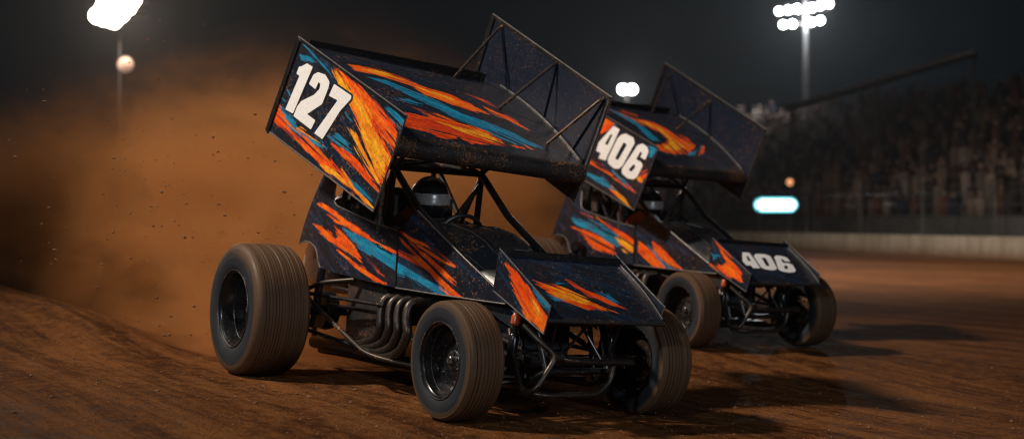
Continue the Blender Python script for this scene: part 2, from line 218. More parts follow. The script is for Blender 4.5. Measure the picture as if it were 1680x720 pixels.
# ------------------------------------------------------------------ mesh helpers
class MB:
    def __init__(s): s.v = []; s.f = []; s.m = []; s.sm = []
    def add(s, vs, fs, mi=0, smooth=True):
        o = len(s.v); s.v += [tuple(p) for p in vs]
        for f in fs: s.f.append([o+i for i in f]); s.m.append(mi); s.sm.append(smooth)
        return s
    def tube(s, pts, r, seg=10, closed=False, mi=0, fillet=0, caps=True):
        pts = [Vector(p) for p in pts]
        rs = r if isinstance(r, (list, tuple)) else None
        if fillet: pts = round_path(pts, fillet, closed); rs = None; 
        n = len(pts); R_ = [ (rs[i] if rs else (r if not isinstance(r,(list,tuple)) else r[0])) for i in range(n)]
        tang = []
        for i in range(n):
            if closed: d = pts[(i+1) % n]-pts[i-1]
            else: d = pts[min(i+1, n-1)]-pts[max(i-1, 0)]
            tang.append(d.normalized())
        up = Vector((0,0,1)) if abs(tang[0].z) < .9 else Vector((1,0,0))
        nrm = (up - tang[0]*up.dot(tang[0])).normalized()
        vs = []
        for i in range(n):
            if i:
                q = tang[i-1].rotation_difference(tang[i]); nrm = q @ nrm
                nrm = (nrm - tang[i]*nrm.dot(tang[i])).normalized()
            bn = tang[i].cross(nrm)
            for k in range(seg):
                a = 2*PI*k/seg; vs.append(pts[i]+(nrm*math.cos(a)+bn*math.sin(a))*R_[i])
        fs = []
        for i in range(n if closed else n-1):
            j = (i+1) % n
            for k in range(seg): fs.append((i*seg+k, i*seg+(k+1) % seg, j*seg+(k+1) % seg, j*seg+k))
        if not closed and caps: fs += [tuple(range(seg))[::-1], tuple((n-1)*seg+k for k in range(seg))]
        return s.add(vs, fs, mi)
    def box(s, c, size, rot=None, mi=0, bev=0):
        hx, hy, hz = (v/2 for v in size)
        bm = bmesh.new(); bmesh.ops.create_cube(bm, size=1)
        for v in bm.verts: v.co = Vector((v.co.x*size[0], v.co.y*size[1], v.co.z*size[2]))
        if bev: bmesh.ops.bevel(bm, geom=bm.edges[:]+bm.verts[:], offset=bev, segments=2, profile=.5, affect='EDGES')
        Rm = rot if rot is not None else Matrix.Identity(3)
        vs = [Rm @ v.co + Vector(c) for v in bm.verts]
        bm.verts.index_update(); fs = [[v.index for v in f.verts] for f in bm.faces]
        bm.free(); return s.add(vs, fs, mi, False)
    def lathe(s, prof, c=(0,0,0), axis='y', seg=48, mi=0, closed=False):
        vs = []; n = len(prof)
        for k in range(seg):
            a = 2*PI*k/seg
            for r, h in prof:
                if axis == 'y': p = (c[0]+r*math.cos(a), c[1]+h, c[2]+r*math.sin(a))
                elif axis == 'z': p = (c[0]+r*math.cos(a), c[1]+r*math.sin(a), c[2]+h)
                else: p = (c[0]+h, c[1]+r*math.cos(a), c[2]+r*math.sin(a))
                vs.append(p)
        fs = []
        for k in range(seg):
            k2 = (k+1) % seg
            for i in range(n if closed else n-1):
                j = (i+1) % n; fs.append((k*n+i, k2*n+i, k2*n+j, k*n+j))
        return s.add(vs, fs, mi)
    def prism(s, poly, y0, y1, P=None, mi=0):
        """closed polygon in (x, z) between two y planes"""
        P = P or (lambda a, b, y: (a, y, b)); n = len(poly)
        vs = [P(a, b, y0) for a, b in poly]+[P(a, b, y1) for a, b in poly]
        fs = [tuple(range(n)), tuple(range(2*n-1, n-1, -1))]+[(i, n+i, n+(i+1) % n, (i+1) % n) for i in range(n)]
        return s.add(vs, fs, mi, False)
    def loft(s, rings, mi=0, closed=True, caps=True):
        n = len(rings[0]); vs = [p for r in rings for p in r]; fs = []
        for i in range(len(rings)-1):
            for k in range(n if closed else n-1):
                fs.append((i*n+k, i*n+(k+1) % n, (i+1)*n+(k+1) % n, (i+1)*n+k))
        if caps: fs += [tuple(range(n))[::-1], tuple((len(rings)-1)*n+k for k in range(n))]
        return s.add(vs, fs, mi)
    def build(s, name, mats, parent=None, loc=None, fixn=True):
        me = bpy.data.meshes.new(name); me.from_pydata(s.v, [], s.f)
        for m_ in (mats if isinstance(mats, (list, tuple)) else [mats]): me.materials.append(m_)
        me.polygons.foreach_set('material_index', s.m); me.polygons.foreach_set('use_smooth', s.sm)
        if fixn:
            bm = bmesh.new(); bm.from_mesh(me); bmesh.ops.recalc_face_normals(bm, faces=bm.faces); bm.to_mesh(me); bm.free()
        o = bpy.data.objects.new(name, me); COL.objects.link(o)
        if parent: o.parent = parent
        if loc: o.location = loc
        if any(s.sm):
            try: me.set_sharp_from_angle(angle=math.radians(38))
            except Exception: pass
        return o

def round_path(pts, rad, closed=False, k=5):
    out = []; n = len(pts)
    for i, p in enumerate(pts):
        if not closed and i in (0, n-1): out.append(p); continue
        a, b = pts[i-1], pts[(i+1) % n]
        da, db = (a-p), (b-p); ra = min(rad, da.length*.45, db.length*.45)
        A, B = p+da.normalized()*ra, p+db.normalized()*ra
        for j in range(k+1):
            t = j/k; out.append(A*(1-t)**2+p*2*t*(1-t)+B*t*t)
    return out

def thing(name, label, cat, group=None, mat=None):
    o = bpy.data.objects.new(name, None); COL.objects.link(o); o.empty_display_size = .3
    if mat is not None: o.matrix_world = mat
    o['label'] = label; o['category'] = cat
    if group: o['group'] = group
    return o
def tag(o, label=None, cat=None, group=None, kind=None):
    for k, v in (('label', label), ('category', cat), ('group', group), ('kind', kind)):
        if v: o[k] = v
    return o
def empty(name, parent, loc=(0,0,0)):
    o = bpy.data.objects.new(name, None); COL.objects.link(o); o.parent = parent; o.location = loc; o.empty_display_size = .1
    return o

# ------------------------------------------------------------------ brushed livery, painted into the sheet's colour attribute
TAB = np.random.RandomState(11).rand(256, 256)
def vnoise(x, y, seed=0):
    x = x+seed*17.3; y = y+seed*9.1
    xi = np.floor(x).astype(int); yi = np.floor(y).astype(int); fx = x-xi; fy = y-yi
    fx = fx*fx*(3-2*fx); fy = fy*fy*(3-2*fy)
    g = lambda a, b: TAB[a % 256, b % 256]
    return (g(xi, yi)*(1-fx)+g(xi+1, yi)*fx)*(1-fy)+(g(xi, yi+1)*(1-fx)+g(xi+1, yi+1)*fx)*fy
def fbm(x, y, seed=0, o=3):
    s = 0; a = .5; t = 0
    for i in range(o): s = s+a*vnoise(x*2**i, y*2**i, seed+i*3); t += a; a *= .55
    return s/t
def sdf(P, poly):
    poly = np.array(poly, float); n = len(poly)
    d = np.full(len(P), 1e9); ins = np.zeros(len(P), bool)
    for i in range(n):
        a = poly[i]; b = poly[(i+1) % n]; e = b-a
        w = P-a; t = np.clip((w@e)/max(e@e, 1e-9), 0, 1)
        q = w-t[:, None]*e; d = np.minimum(d, np.hypot(q[:, 0], q[:, 1]))
        c = ((a[1] > P[:, 1]) != (b[1] > P[:, 1]))
        with np.errstate(divide='ignore', invalid='ignore'):
            xx = (b[0]-a[0])*(P[:, 1]-a[1])/(b[1]-a[1]+1e-12)+a[0]
        ins ^= c & (P[:, 0] < xx)
    return np.where(ins, d, -d)
PAL = dict(O=((.88,.082,.006), (.92,.16,.008)), R=((.62,.040,.008), (.86,.09,.008)), Y=((.95,.43,.018), (.93,.25,.012)),
           B=((.006,.17,.32), (.008,.25,.42)))
def brush(P, strokes, base=(.007,.011,.020), base2=(.009,.030,.072), seed=1, flow=None):
    fl = np.array(flow if flow is not None else (.88, -.47)); fl = fl/np.hypot(*fl)
    u0 = P@fl; v0 = P@np.array((-fl[1], fl[0]))
    k = np.clip((fbm(u0*5, v0*40, seed)-.50)*4, 0, 1)[:, None]
    C = np.array(base)*(1-k)+np.array(base2)*k
    for i, (c, poly) in enumerate(strokes):
        pl = np.array(poly); cen = pl.mean(0)
        w, V = np.linalg.eigh(np.cov((pl-cen).T)); ax = V[:, 1]; ay = V[:, 0]
        u = (P-cen)@ax; v = (P-cen)@ay
        n = fbm(u*3.0, v*75, seed+i*5, 3); n2 = fbm(u*11, v*260, seed+i*7+2, 2)
        d = sdf(P, poly)
        e = d+(n-.5)*.052+(n2-.5)*.020+.001
        sl = fbm(u*1.3, v*34, seed+i*11+5, 3)
        e = np.minimum(e, (.63-sl)*.16)
        m = np.clip(e/.0035, 0, 1)
        gap = (n2 > .74) & (d < .03)
        m = m[:, None]
        a, b = np.array(PAL[c][0]), np.array(PAL[c][1])
        t = np.clip((fbm(u*6, v*45, seed+i+40)-.38)*3.6, 0, 1)[:, None]
        cc = a*(1-t)+b*t
        if c in 'OY':
            t2 = np.clip((fbm(u*4, v*30, seed+i+80)-.60)*6, 0, 1)[:, None]
            cc = cc*(1-t2)+np.array(PAL['R' if c == 'O' else 'O'][0])*t2
        cc = cc*(.70+.60*fbm(u*14, v*120, seed+i+9, 2))[:, None]
        C = C*(1-m)+cc*m
    return np.clip(C, 0, 1)

def paint_attr(me, C):
    a = me.color_attributes.new('paint', 'FLOAT_COLOR', 'POINT')
    arr = np.ones((len(C), 4), np.float32); arr[:, :3] = C
    a.data.foreach_set('color', arr.ravel())

def painted_sheet(name, poly, P3, strokes, parent, thick=.004, res=.006, seed=1, back=None, hole=None, flow=None):
    """flat or gently curved sheet cut to poly (x, z); P3(a, b) -> point, thickness goes to +y"""
    x0, x1 = min(p[0] for p in poly), max(p[0] for p in poly); z0, z1 = min(p[1] for p in poly), max(p[1] for p in poly)
    nx_, nz_ = int((x1-x0)/res)+1, int((z1-z0)/res)+1; gx = np.linspace(x0, x1, nx_+1); gz = np.linspace(z0, z1, nz_+1)
    cx, cz = np.meshgrid((gx[1:]+gx[:-1])/2, (gz[1:]+gz[:-1])/2, indexing='ij')
    sd = sdf(np.stack([cx.ravel(), cz.ravel()], 1), poly).reshape(nx_, nz_)
    V, F, key = [], [], {}
    def vid(a, b):
        k = (round(a, 6), round(b, 6))
        if k not in key: key[k] = len(V); V.append((a, b))
        return key[k]
    def clip(P, ax, lim, keep_hi):
        out = []
        for i in range(len(P)):
            p, q = P[i-1], P[i]; ip = (p[ax] >= lim) == keep_hi or p[ax] == lim; iq = (q[ax] >= lim) == keep_hi or q[ax] == lim
            if ip != iq:
                t = (lim-p[ax])/(q[ax]-p[ax]); w_ = [p[0]+t*(q[0]-p[0]), p[1]+t*(q[1]-p[1])]; w_[ax] = lim; out.append(tuple(w_))
            if iq: out.append(q)
        return out
    for i, k in zip(*np.nonzero(sd > -res)):
        a0, a1, b0, b1 = map(float, (gx[i], gx[i+1], gz[k], gz[k+1]))
        if sd[i, k] > res: F.append([vid(a0, b0), vid(a1, b0), vid(a1, b1), vid(a0, b1)]); continue
        P = list(poly)
        for ax, lim, hi in ((0, a0, True), (0, a1, False), (1, b0, True), (1, b1, False)):
            P = clip(P, ax, lim, hi)
            if len(P) < 3: break
        if len(P) >= 3:
            ids = []
            for p in P:
                q = vid(*p)
                if q not in ids: ids.append(q)
            if len(ids) >= 3: F.append(ids)
    n = len(V); A = np.array(V)
    pts = [P3(a, b) for a, b in V]
    m = len(poly)
    bk = [P3(a, b) for a, b in poly]; off = [(p[0], p[1]+thick, p[2]) for p in bk]
    verts = pts+bk+off
    faces = F+[tuple(range(n+m, n+2*m))]+[(n+i, n+(i+1) % m, n+m+(i+1) % m, n+m+i) for i in range(m)]
    me = bpy.data.meshes.new(name); me.from_pydata(verts, [], faces)
    mi = [0]*len(F)+[1]*(m+1)
    me.materials.append(M['livery']); me.materials.append(back or M['innerwing'])
    me.polygons.foreach_set('material_index', mi)
    C = np.zeros((len(verts), 3)); C[:n] = brush(A, strokes, seed=seed, flow=flow)
    paint_attr(me, C)
    b2 = bmesh.new(); b2.from_mesh(me)
    for f in b2.faces[:len(F)]: pass
    bmesh.ops.recalc_face_normals(b2, faces=b2.faces); b2.to_mesh(me); b2.free()
    o = bpy.data.objects.new(name, me); COL.objects.link(o); o.parent = parent
    return o

def number_mesh(name, digits, P3, parent, grow=.0, nrm=(0,-1,0), mat=None, depth=.002):
    """digit outlines with holes, filled flat by a 2D curve and laid on the sheet"""
    cu = bpy.data.curves.new(name, 'CURVE'); cu.dimensions = '2D'; cu.fill_mode = 'BOTH'; cu.extrude = 0; cu.offset = grow
    for loops in digits:
        for lp in loops:
            L = list(lp)
            ar = sum(L[i][0]*L[(i+1) % len(L)][1]-L[(i+1) % len(L)][0]*L[i][1] for i in range(len(L)))
            rp = round_path([Vector((a, b, 0)) for a, b in L], .010*(1 if True else 0), True, 2)
            sp = cu.splines.new('POLY'); sp.points.add(len(rp)-1)
            for i, p in enumerate(rp): sp.points[i].co = (p.x, p.y, 0, 1)
            sp.use_cyclic_u = True
    to = bpy.data.objects.new('tmp', cu); COL.objects.link(to)
    dg = bpy.context.evaluated_depsgraph_get(); src = to.evaluated_get(dg).to_mesh()
    b = MB(); V = [(v.co.x, v.co.y) for v in src.vertices]
    b.add([P3(a, c) for a, c in V], [tuple(p.vertices) for p in src.polygons], 0, False)
    bpy.data.objects.remove(to); bpy.data.curves.remove(cu)
    o = b.build(name, mat or M['white'], parent, fixn=False)
    return o

# ------------------------------------------------------------------ wheels
def add_wheel(car, kind, loc, R_, W_, rim_r, outer, seed=0):
    """outer: -1 when the outside face looks to -y"""
    w = empty(kind, car, loc)
    w.rotation_euler = (0, random.uniform(0, 6), 0)
    h = W_/2; sw = R_-rim_r
    prof = [(rim_r*.985, -h*.80), (rim_r+.012, -h*.90), (rim_r+sw*.25, -h*.985), (rim_r+sw*.5, -h*1.0), (rim_r+sw*.72, -h*.975), (rim_r+sw*.86, -h*.925), (R_-.017, -h*.86), (R_-.008, -h*.80)]
    left = list(prof); tread = []
    rib = .021; nrib = int((2*h*.76)/rib); rng = random.Random(seed+3)
    y = -h*.76; stepw = 2*h*.76/nrib
    for i in range(nrib):
        crown = lambda yy: R_-.010*(yy/h)**2*1.1
        dep = .0045+.003*rng.random()
        a = y+i*stepw+rng.uniform(-.12, .12)*stepw*(0 < i < nrib-1)
        tread += [(crown(a), a+.001), (crown(a+stepw*.75), a+stepw*.72), (crown(a)-dep, a+stepw*.80), (crown(a)-dep, a+stepw*.97)]
    right = [(r, -yy) for r, yy in reversed(prof)]
    full = left+tread+right
    # inner surface closes the carcass
    full += [(rim_r*.985, h*.80)]
    t = MB().lathe(full[:-1]+[(rim_r*.97, h*.7), (rim_r*.97, -h*.7)], seg=96, closed=True)
    o = t.build('tyre', M['rubber'], w)
    at = o.data.attributes.new('tread', 'FLOAT', 'POINT')
    vals = []
    for v in o.data.vertices:
        r = math.hypot(v.co.x, v.co.z); q = (r-(rim_r+sw*.45))/(sw*.42); vals.append(min(1, max(0, q)))
    at.data.foreach_set('value', vals)
    s = outer                          # rim: deep dish open to the outside
    q = rim_r
    rp = [(q*1.06, s*h*.93), (q*1.075, s*h*.885), (q*1.0, s*h*.86), (q*.965, s*h*.80), (q*.94, s*h*.35), (q*.90, s*h*.10), (q*.62, s*h*.02), (q*.55, s*h*.10), (q*.30, s*h*.14), (q*.28, s*h*.05)]
    rp2 = [(q*.28, s*h*.0), (q*.60, -s*h*.04), (q*.88, s*h*.03), (q*.92, -s*h*.3), (q*.95, -s*h*.8), (q*1.0, -s*h*.86), (q*1.07, -s*h*.885), (q*1.05, -s*h*.93)]
    r_ = MB().lathe(rp, seg=64); r_.lathe(rp2, seg=64)
    nb = 6
    for k in range(nb):
        a = 2*PI*k/nb; r_.lathe([(0, s*h*.12), (.009, s*h*.12), (.009, s*h*.0)], (q*.74*math.cos(a+.3), 0, q*.74*math.sin(a+.3)), seg=8)
    ro = r_.build('rim', M['rim'], w)
    lp = MB(); lp.tube([(q*1.055*math.cos(2*PI*k/64), s*h*.935, q*1.055*math.sin(2*PI*k/64)) for k in range(64)], .0045, 6, True)
    lp.tube([(q*.93*math.cos(2*PI*k/64), s*h*.42, q*.93*math.sin(2*PI*k/64)) for k in range(64)], .003, 6, True)
    lp.build('rim_lip', M['rimlip'], w)
    hb = MB().lathe([(0, s*h*.42), (q*.10, s*h*.42), (q*.13, s*h*.38), (q*.14, s*h*.22), (q*.27, s*h*.18), (q*.30, s*h*.12), (q*.30, -s*h*.3), (0, -s*h*.3)], seg=24)
    for k in range(nb):
        a = 2*PI*k/nb
        hb.lathe([(0, s*h*.24), (.012, s*h*.24), (.012, s*h*.1)], (q*.21*math.cos(a), 0, q*.21*math.sin(a)), seg=8)
    hb.build('hub', M['rimlip'], w)
    # brake disc
    if kind == 'front_wheel':
        MB().lathe([(q*.35, -s*h*.28), (q*.62, -s*h*.28), (q*.62, -s*h*.22), (q*.35, -s*h*.22)], seg=40, closed=True).build('brake_disc', M['steeltube'], w)
    return w

# ------------------------------------------------------------------ the car
TF = dict(rn=(-2.06, 2.27), rf=(-2.03, 2.165), fn=(-.87, 1.59), ff=(-.93, 1.515))
FF = dict(rn=(.02, .94), rf=(.02, .915), fn=(.47, .61), ff=(.47, .60))
def foil_frame(Q, half):
    rn, rf, fn, ff = (Vector((Q[k][0], s*half, Q[k][1])) for k, s in (('rn',-1),('rf',1),('fn',-1),('ff',1)))
    n = (ff-rn).cross(rf-fn).normalized()
    if n.z < 0: n = -n
    def S(v, u, w=0.):
        return (rn*(1-v)*(1-u)+rf*v*(1-u)+fn*(1-v)*u+ff*v*u)+n*w
    return S, n

def make_foil(name, Q, half, top, bot, strokes, parent, nv, nu, span, chord, seed, dx=0):
    """aerofoil: painted upper skin, rolled nose, plain underside"""
    S, n = foil_frame(Q, half)
    us = list(np.linspace(0, 1, nu)); vsn = list(np.linspace(0, 1, nv))
    V = []; UV = []
    for u in us:
        for v in vsn: V.append(S(v, u, top(u))); UV.append((v, u))
    F = [(i*nv+k, i*nv+k+1, (i+1)*nv+k+1, (i+1)*nv+k) for i in range(nu-1) for k in range(nv-1)]
    nf = len(F); base = len(V)
    # nose + underside profile (u beyond 1 = rolled leading edge)
    H = top(1.0)+0.0; B_ = bot(1.0); rr = (H-B_)/2; prof = []
    for k in range(1, 9):
        a = PI/2-PI*k/9; prof.append((1+rr*1.15*math.cos(a)/chord, (H+B_)/2+rr*math.sin(a)))
    for u in np.linspace(1, 0, 16): prof.append((float(u), bot(u)))
    cols = list(np.linspace(0, 1, 9))
    row0 = []
    for v in cols: row0.append(S(v, 1, top(1)))
    V += row0
    for (u, w) in prof:
        for v in cols: V.append(S(v, u, w))
    m = len(cols)
    # trailing row closes the back
    for v in cols: V.append(S(v, 0, top(0)))
    rows = len(prof)+2
    for i in range(rows-1):
        for k in range(m-1):
            F.append((base+i*m+k, base+i*m+k+1, base+(i+1)*m+k+1, base+(i+1)*m+k))
    me = bpy.data.meshes.new(name); me.from_pydata([tuple(p) for p in V], [], F)
    me.materials.append(M['livery']); me.materials.append(M['body_muddy'])
    me.polygons.foreach_set('material_index', [0]*nf+[1]*(len(F)-nf))
    me.polygons.foreach_set('use_smooth', [True]*len(F))
    A = np.array(UV)*np.array([span, chord])
    C = np.zeros((len(V), 3))
    C[:base] = brush(A, [(c, [(a*span, b*chord) for a, b in p]) for c, p in strokes], base=(.009,.012,.020), base2=(.010,.024,.050), seed=seed, flow=(.9,.4))
    paint_attr(me, C)
    bm = bmesh.new(); bm.from_mesh(me); bmesh.ops.recalc_face_normals(bm, faces=bm.faces); bm.to_mesh(me); bm.free()
    o = bpy.data.objects.new(name, me); COL.objects.link(o); o.parent = parent
    return o, S, n

def frame_poly(mb, pts, r, seg=6):
    mb.tube(pts, r, seg, closed=True)

def make_car(variant, name, label, mat):
    a = variant == 'a'
    car = thing(name, label, 'race car', 'winged race cars sliding round the dirt track', mat)
    W = .79 if a else .76
    dk = 'a' if a else 'b'
    # wheels
    add_wheel(car, 'rear_wheel', (-2.263, -.935, .455), .455, .412, .250, -1, 1)
    add_wheel(car, 'rear_wheel', (-2.263, .935, .455), .455, .412, .250, 1, 2)
    add_wheel(car, 'front_wheel', (0, -.697, .342), .342, .245, .206, -1, 3)
    add_wheel(car, 'front_wheel', (0, .668, .342), .342, .245, .206, 1, 4)
    T, E, ST = M['tube'], M['edge'], M['steeltube']
    # --- side bodywork
    rear_poly = [(-2.46,1.44), (-2.227,1.41), (-2.205,1.30), (-2.184,1.236), (-2.13,1.205), (-2.054,1.19), (-1.80,1.145), (-1.541,1.099), (-1.208,1.056),
                 (-1.208,.684), (-1.50,.698), (-1.804,.716), (-2.10,.735), (-2.33,.752), (-2.375,.80), (-2.40,.86), (-2.45,.905), (-2.53,.93), (-2.62,.935), (-2.74,.91)]
    def cur(a_, b_): return (a_, -.45+.05*max(0, (b_-1.0)/.44)**2-.012*math.sin((a_+2.4)*2.2), b_)
    sr = painted_sheet('side_panel', rear_poly, cur, STROKES['side_rear_'+dk], car, .004, .0055, 21 if a else 22, M['body'])
    front_poly = [(-1.196,1.056), (-1.09,1.13), (-.985,1.19), (-.75,1.068), (-.45,.91), (-.148,.751), (-.05,.665), (-.308,.668), (-.75,.675), (-1.196,.683)]
    def curf(a_, b_): return (a_, -.45+.10*((a_+1.2)/1.15)**1.6 if a_ > -1.2 else -.45, b_)
    sf = painted_sheet('side_panel', front_poly, curf, STROKES['side_front_'+dk], car, .004, .0055, 23 if a else 24, M['body'])
    # far side, plain black
    m = MB(); m.prism([(x, z) for x, z in rear_poly], .446, .45); m.build('side_panel', M['body'], car)
    m = MB(); m.prism([(-1.196,1.02), (-.9,1.0), (-.62,.93), (-.35,.80), (-.148,.72)]+front_poly[6:], .0, .004, P=lambda x, z, y: (x, .45-.10*(max(0, x+1.2)/1.15)**1.6+y, z)); m.build('side_panel', M['body'], car)
    # bright folded edges along the panels
    for pts_, r_, own in (([cur(*p) for p in rear_poly[1:9]], .0055, sr), ([cur(*p) for p in rear_poly[13:]], .006, sr),
                          ([curf(*p) for p in front_poly[2:6]], .006, sf), ([(p[0], p[1]-.004, p[2]) for p in [curf(*p) for p in front_poly[6:]]], .0055, sf)):
        MB().tube(pts_, r_, 8).build('edge_trim', E, own)
    # recessed seam post between the two side panels
    m = MB(); m.box((-1.202, -.452, .87), (.012, .010, .37)); m.build('panel_seam', T, car)
    # --- hood / nose shell
    secs = [(-1.52,.33,1.10,.98),(-1.25,.335,1.125,.96),(-1.0,.33,1.11,.93),(-.78,.315,1.075,.88),(-.62,.30,1.02,.84),(-.52,.29,.955,.81),(-.40,.275,.90,.77),(-.20,.25,.83,.70),(-.04,.20,.73,.64)]
    rings = []
    for x, hw, zt, zs in secs:
        r = []
        for k in range(25):
            t = -1+2*k/24
            prof = 1-abs(t)**3.2
            # two raised creases running to the nose
            cr = .022*math.exp(-((abs(t)-.52)/.09)**2)
            r.append((x, t*hw, zs+(zt-zs)*prof+cr))
        dz_ = .22 if x < -.5 else .10
        r += [(x, hw*.96, zs-dz_), (x, -hw*.96, zs-dz_)]
        rings.append(r)
    hd = MB().loft(rings).build('hood', M['body'], car)
    # side blister between hood and side panel (near and far)
    for s in (-1, 1):
        m = MB()
        rg = []
        for x, y0, y1, zt, zb in ((-1.22,.30,.44,1.10,.72),(-.9,.29,.43,1.02,.70),(-.6,.27,.40,.90,.68),(-.3,.24,.37,.77,.62),(-.02,.21,.33,.66,.55)):
            rg.append([(x, s*y0, zt-.10), (x, s*(y0+.35*(y1-y0)), zt-.02), (x, s*(y0+.75*(y1-y0)), zt-.05), (x, s*(y1-.02), zt-.14), (x, s*(y1-.03), zb), (x, s*y0, zb)])
        m.loft(rg); m.build('shoulder_panel', M['body'], car)
    def hz_(x, t):
        hw, zt, zs = (float(np.interp(x, [q[0] for q in secs], [q[k] for q in secs])) for k in (1, 2, 3))
        return (x, t*hw, zs+(zt-zs)*(1-abs(t)**3.2)+.022*math.exp(-((abs(t)-.52)/.09)**2)+.003)
    for t, x0, x1, r_ in ((-.52,-1.15,-.42,.0045), (.52,-1.1,-.45,.0045), (-.86,-.92,-.30,.004), (.86,-.8,-.42,.004)):  # pale tubes laid along the hood creases to imitate their highlights
        MB().tube([hz_(x, t) for x in np.linspace(x0, x1, 16)], [r_*min(1, .3+6*k/15, .3+6*(15-k)/15) for k in range(16)], 6).build('crease_highlight', E, hd)
    MB().tube([hz_(-.55, t) for t in np.linspace(.1, .97, 12)], .004, 6).build('crease_highlight', E, hd)
    # cockpit floor, firewall and tail tank
    m = MB(); m.box((-1.25, 0, .22), (2.3, .62, .02), bev=.004); m.build('floor_pan', T, car)
    m = MB()
    rg = []
    for x, hw, z0, z1 in ((-2.36,.30,.62,1.30),(-2.45,.34,.58,1.34),(-2.62,.35,.55,1.22),(-2.78,.34,.55,1.06),(-2.92,.30,.58,.98),(-3.0,.22,.64,.90)):
        rg.append([(x, hw*math.copysign(abs(math.cos(t))**.5, math.cos(t)), (z0+z1)/2+(z1-z0)/2*math.copysign(abs(math.sin(t))**.5, math.sin(t))) for t in np.linspace(0, 2*PI, 24, endpoint=False)])
    m.loft(rg); m.build('tail_tank', M['body'], car)
    m = MB(); m.tube([(-2.96, .27*math.cos(t), .775+.155*math.sin(t)) for t in np.linspace(0, 2*PI, 28, endpoint=False)], .022, 8, True); m.build('tank_band', M['grey'], car)
    # --- frame
    fr = MB(); r1 = .021
    for s in (-1, 1):
        y = s*.36
        fr.tube([(-2.62, s*.33, .20), (-1.9, s*.37, .165), (-.7, s*.37, .165), (.05, s*.27, .20), (.22, s*.22, .30)], r1, 10, fillet=.12)
        fr.tube([(-2.62, s*.33, .20), (-2.62, s*.33, .62), (-2.35, s*.34, .95), (-2.12, s*.34, 1.56)], r1, 10, fillet=.1)
        fr.tube([(-1.56, y, .18), (-1.56, y, 1.0), (-1.50, s*.35, 1.47)], r1*1.1, 10, fillet=.1)
        fr.tube([(-2.12, s*.34, 1.56), (-1.50, s*.35, 1.48), (-1.14, s*.345, 1.20), (-.29, s*.335, .755), (.12, s*.24, .58), (.22, s*.22, .30)], r1*1.15, 10, fillet=.06)
        fr.tube([(-2.3, s*.35, 1.06), (-1.55, s*.39, 1.02), (-.9, s*.36, .62), (.05, s*.25, .40)], r1*.9, 8, fillet=.08)
        fr.tube([(-1.56, y, .62), (-.75, s*.37, .18)], r1*.8, 8); fr.tube([(-2.3, s*.35, .62), (-1.56, y, .6)], r1*.8, 8)
        fr.tube([(-2.12, s*.34, 1.56), (-1.72, s*.39, 1.06)], r1*.9, 8)
        fr.tube([(-1.50, s*.35, 1.47), (-1.78, s*.36, 1.10)], r1*.75, 8)
        fr.tube([(-.6, s*.34, .62), (-.25, s*.30, .20)], r1*.8, 8); fr.tube([(-.05, s*.26, .62), (.05, s*.25, .22)], r1*.8, 8)
    for (x, hw, z) in ((-2.12,.34,1.56), (-1.50,.35,1.48), (-1.56,.36,.18), (-2.62,.33,.20), (.22,.22,.30), (.12,.24,.58), (-.6,.34,.62), (-1.9,.37,.165)):
        fr.tube([(x, -hw, z), (x, hw, z)], r1, 10)
    fr.tube([(-2.12,-.34,1.56), (-1.50,.35,1.48)], r1*.8, 8); fr.tube([(-2.12,.34,1.56), (-1.50,-.35,1.48)], r1*.8, 8)
    fr.tube([(-2.12,-.34,1.56), (-2.33,.34,.95)], r1*.8, 8); fr.tube([(-1.52,.35,1.40), (-1.56,.15,1.12)], r1*.7, 8)
    fr.tube([(-1.50,.35,1.42), (-1.62,.22,1.13)], r1*.8, 8)
    fr.build('roll_cage', T, car)
    # --- engine
    en = MB()
    en.box((-.95, 0, .46), (.78, .34, .36), bev=.03)
    for s in (-1, 1):
        en.box((-.95, s*.20, .60), (.66, .16, .14), Matrix.Rotation(s*.6, 3, 'X'), bev=.025)
        for k in range(4): en.tube([(-1.22+.18*k, s*.12, .72), (-1.22+.18*k, s*.06, .86)], .026, 12)
    en.lathe([(0,.0), (.09,0), (.09,.03), (0,.03)], (-.55, 0, .45), 'x', 24)
    en.build('engine', M['engine'], car)
    m = MB(); m.box((-1.70, -.392, .50), (.56, .012, .42), bev=.004)
    for px in (-1.95, -1.45):
        for pz in (.33, .67): m.tube([(px, -.396, pz), (px, -.408, pz)], .010, 8)
    m.build('engine_cover', M['body_muddy'], car)
    m = MB(); m.box((-1.27, -.375, .44), (.22, .01, .40), bev=.003); m.build('engine_cover', M['body_muddy'], car)
    # headers
    for k in range(4):
        x = -1.36+.145*k
        m = MB()
        yo = -.415-.018*k
        m.tube([(x+.10, -.22, .60), (x+.02, -.36, .628), (x-.02, yo-.02, .60), (x-.005, yo-.045, .50), (x+.015+.01*k, yo-.05, .42), (x-.03, yo-.05, .34-.012*k), (x-.22, yo-.03, .285-.018*k), (x-.48-.1*k, -.425-.008*k, .25-.012*k)], .030, 12, fillet=.09)
        m.build('exhaust_pipe', M['exhaust'], car)
    m = MB(); m.tube([(-1.55, -.43, .235), (-1.80, -.43, .225), (-2.42, -.42, .215)], [.055, .048, .045], 16)
    m.tube([(-1.5, -.40, .185), (-2.35, -.40, .165)], .026, 12)
    m.build('exhaust_collector', M['exhaust'], car)
    # nerf bar + side rod
    for s in (-1, 1):
        m = MB(); m.tube([(-1.80, s*.44, .70), (-2.02, s*.58, .665), (-2.24, s*.60, .60), (-2.16, s*.60, .53), (-1.30, s*.60, .25), (-1.12, s*.55, .225), (-.95, s*.40, .20)], .0165, 10, fillet=.09)
        m.build('nerf_bar', ST, car)
    m = MB(); m.tube([(-2.05, -.50, .51), (-1.40, -.44, .50)], .013, 8); m.tube([(-1.42,-.44,.58), (-1.42,-.44,.30)], .010, 8); m.build('radius_rod', T, car)
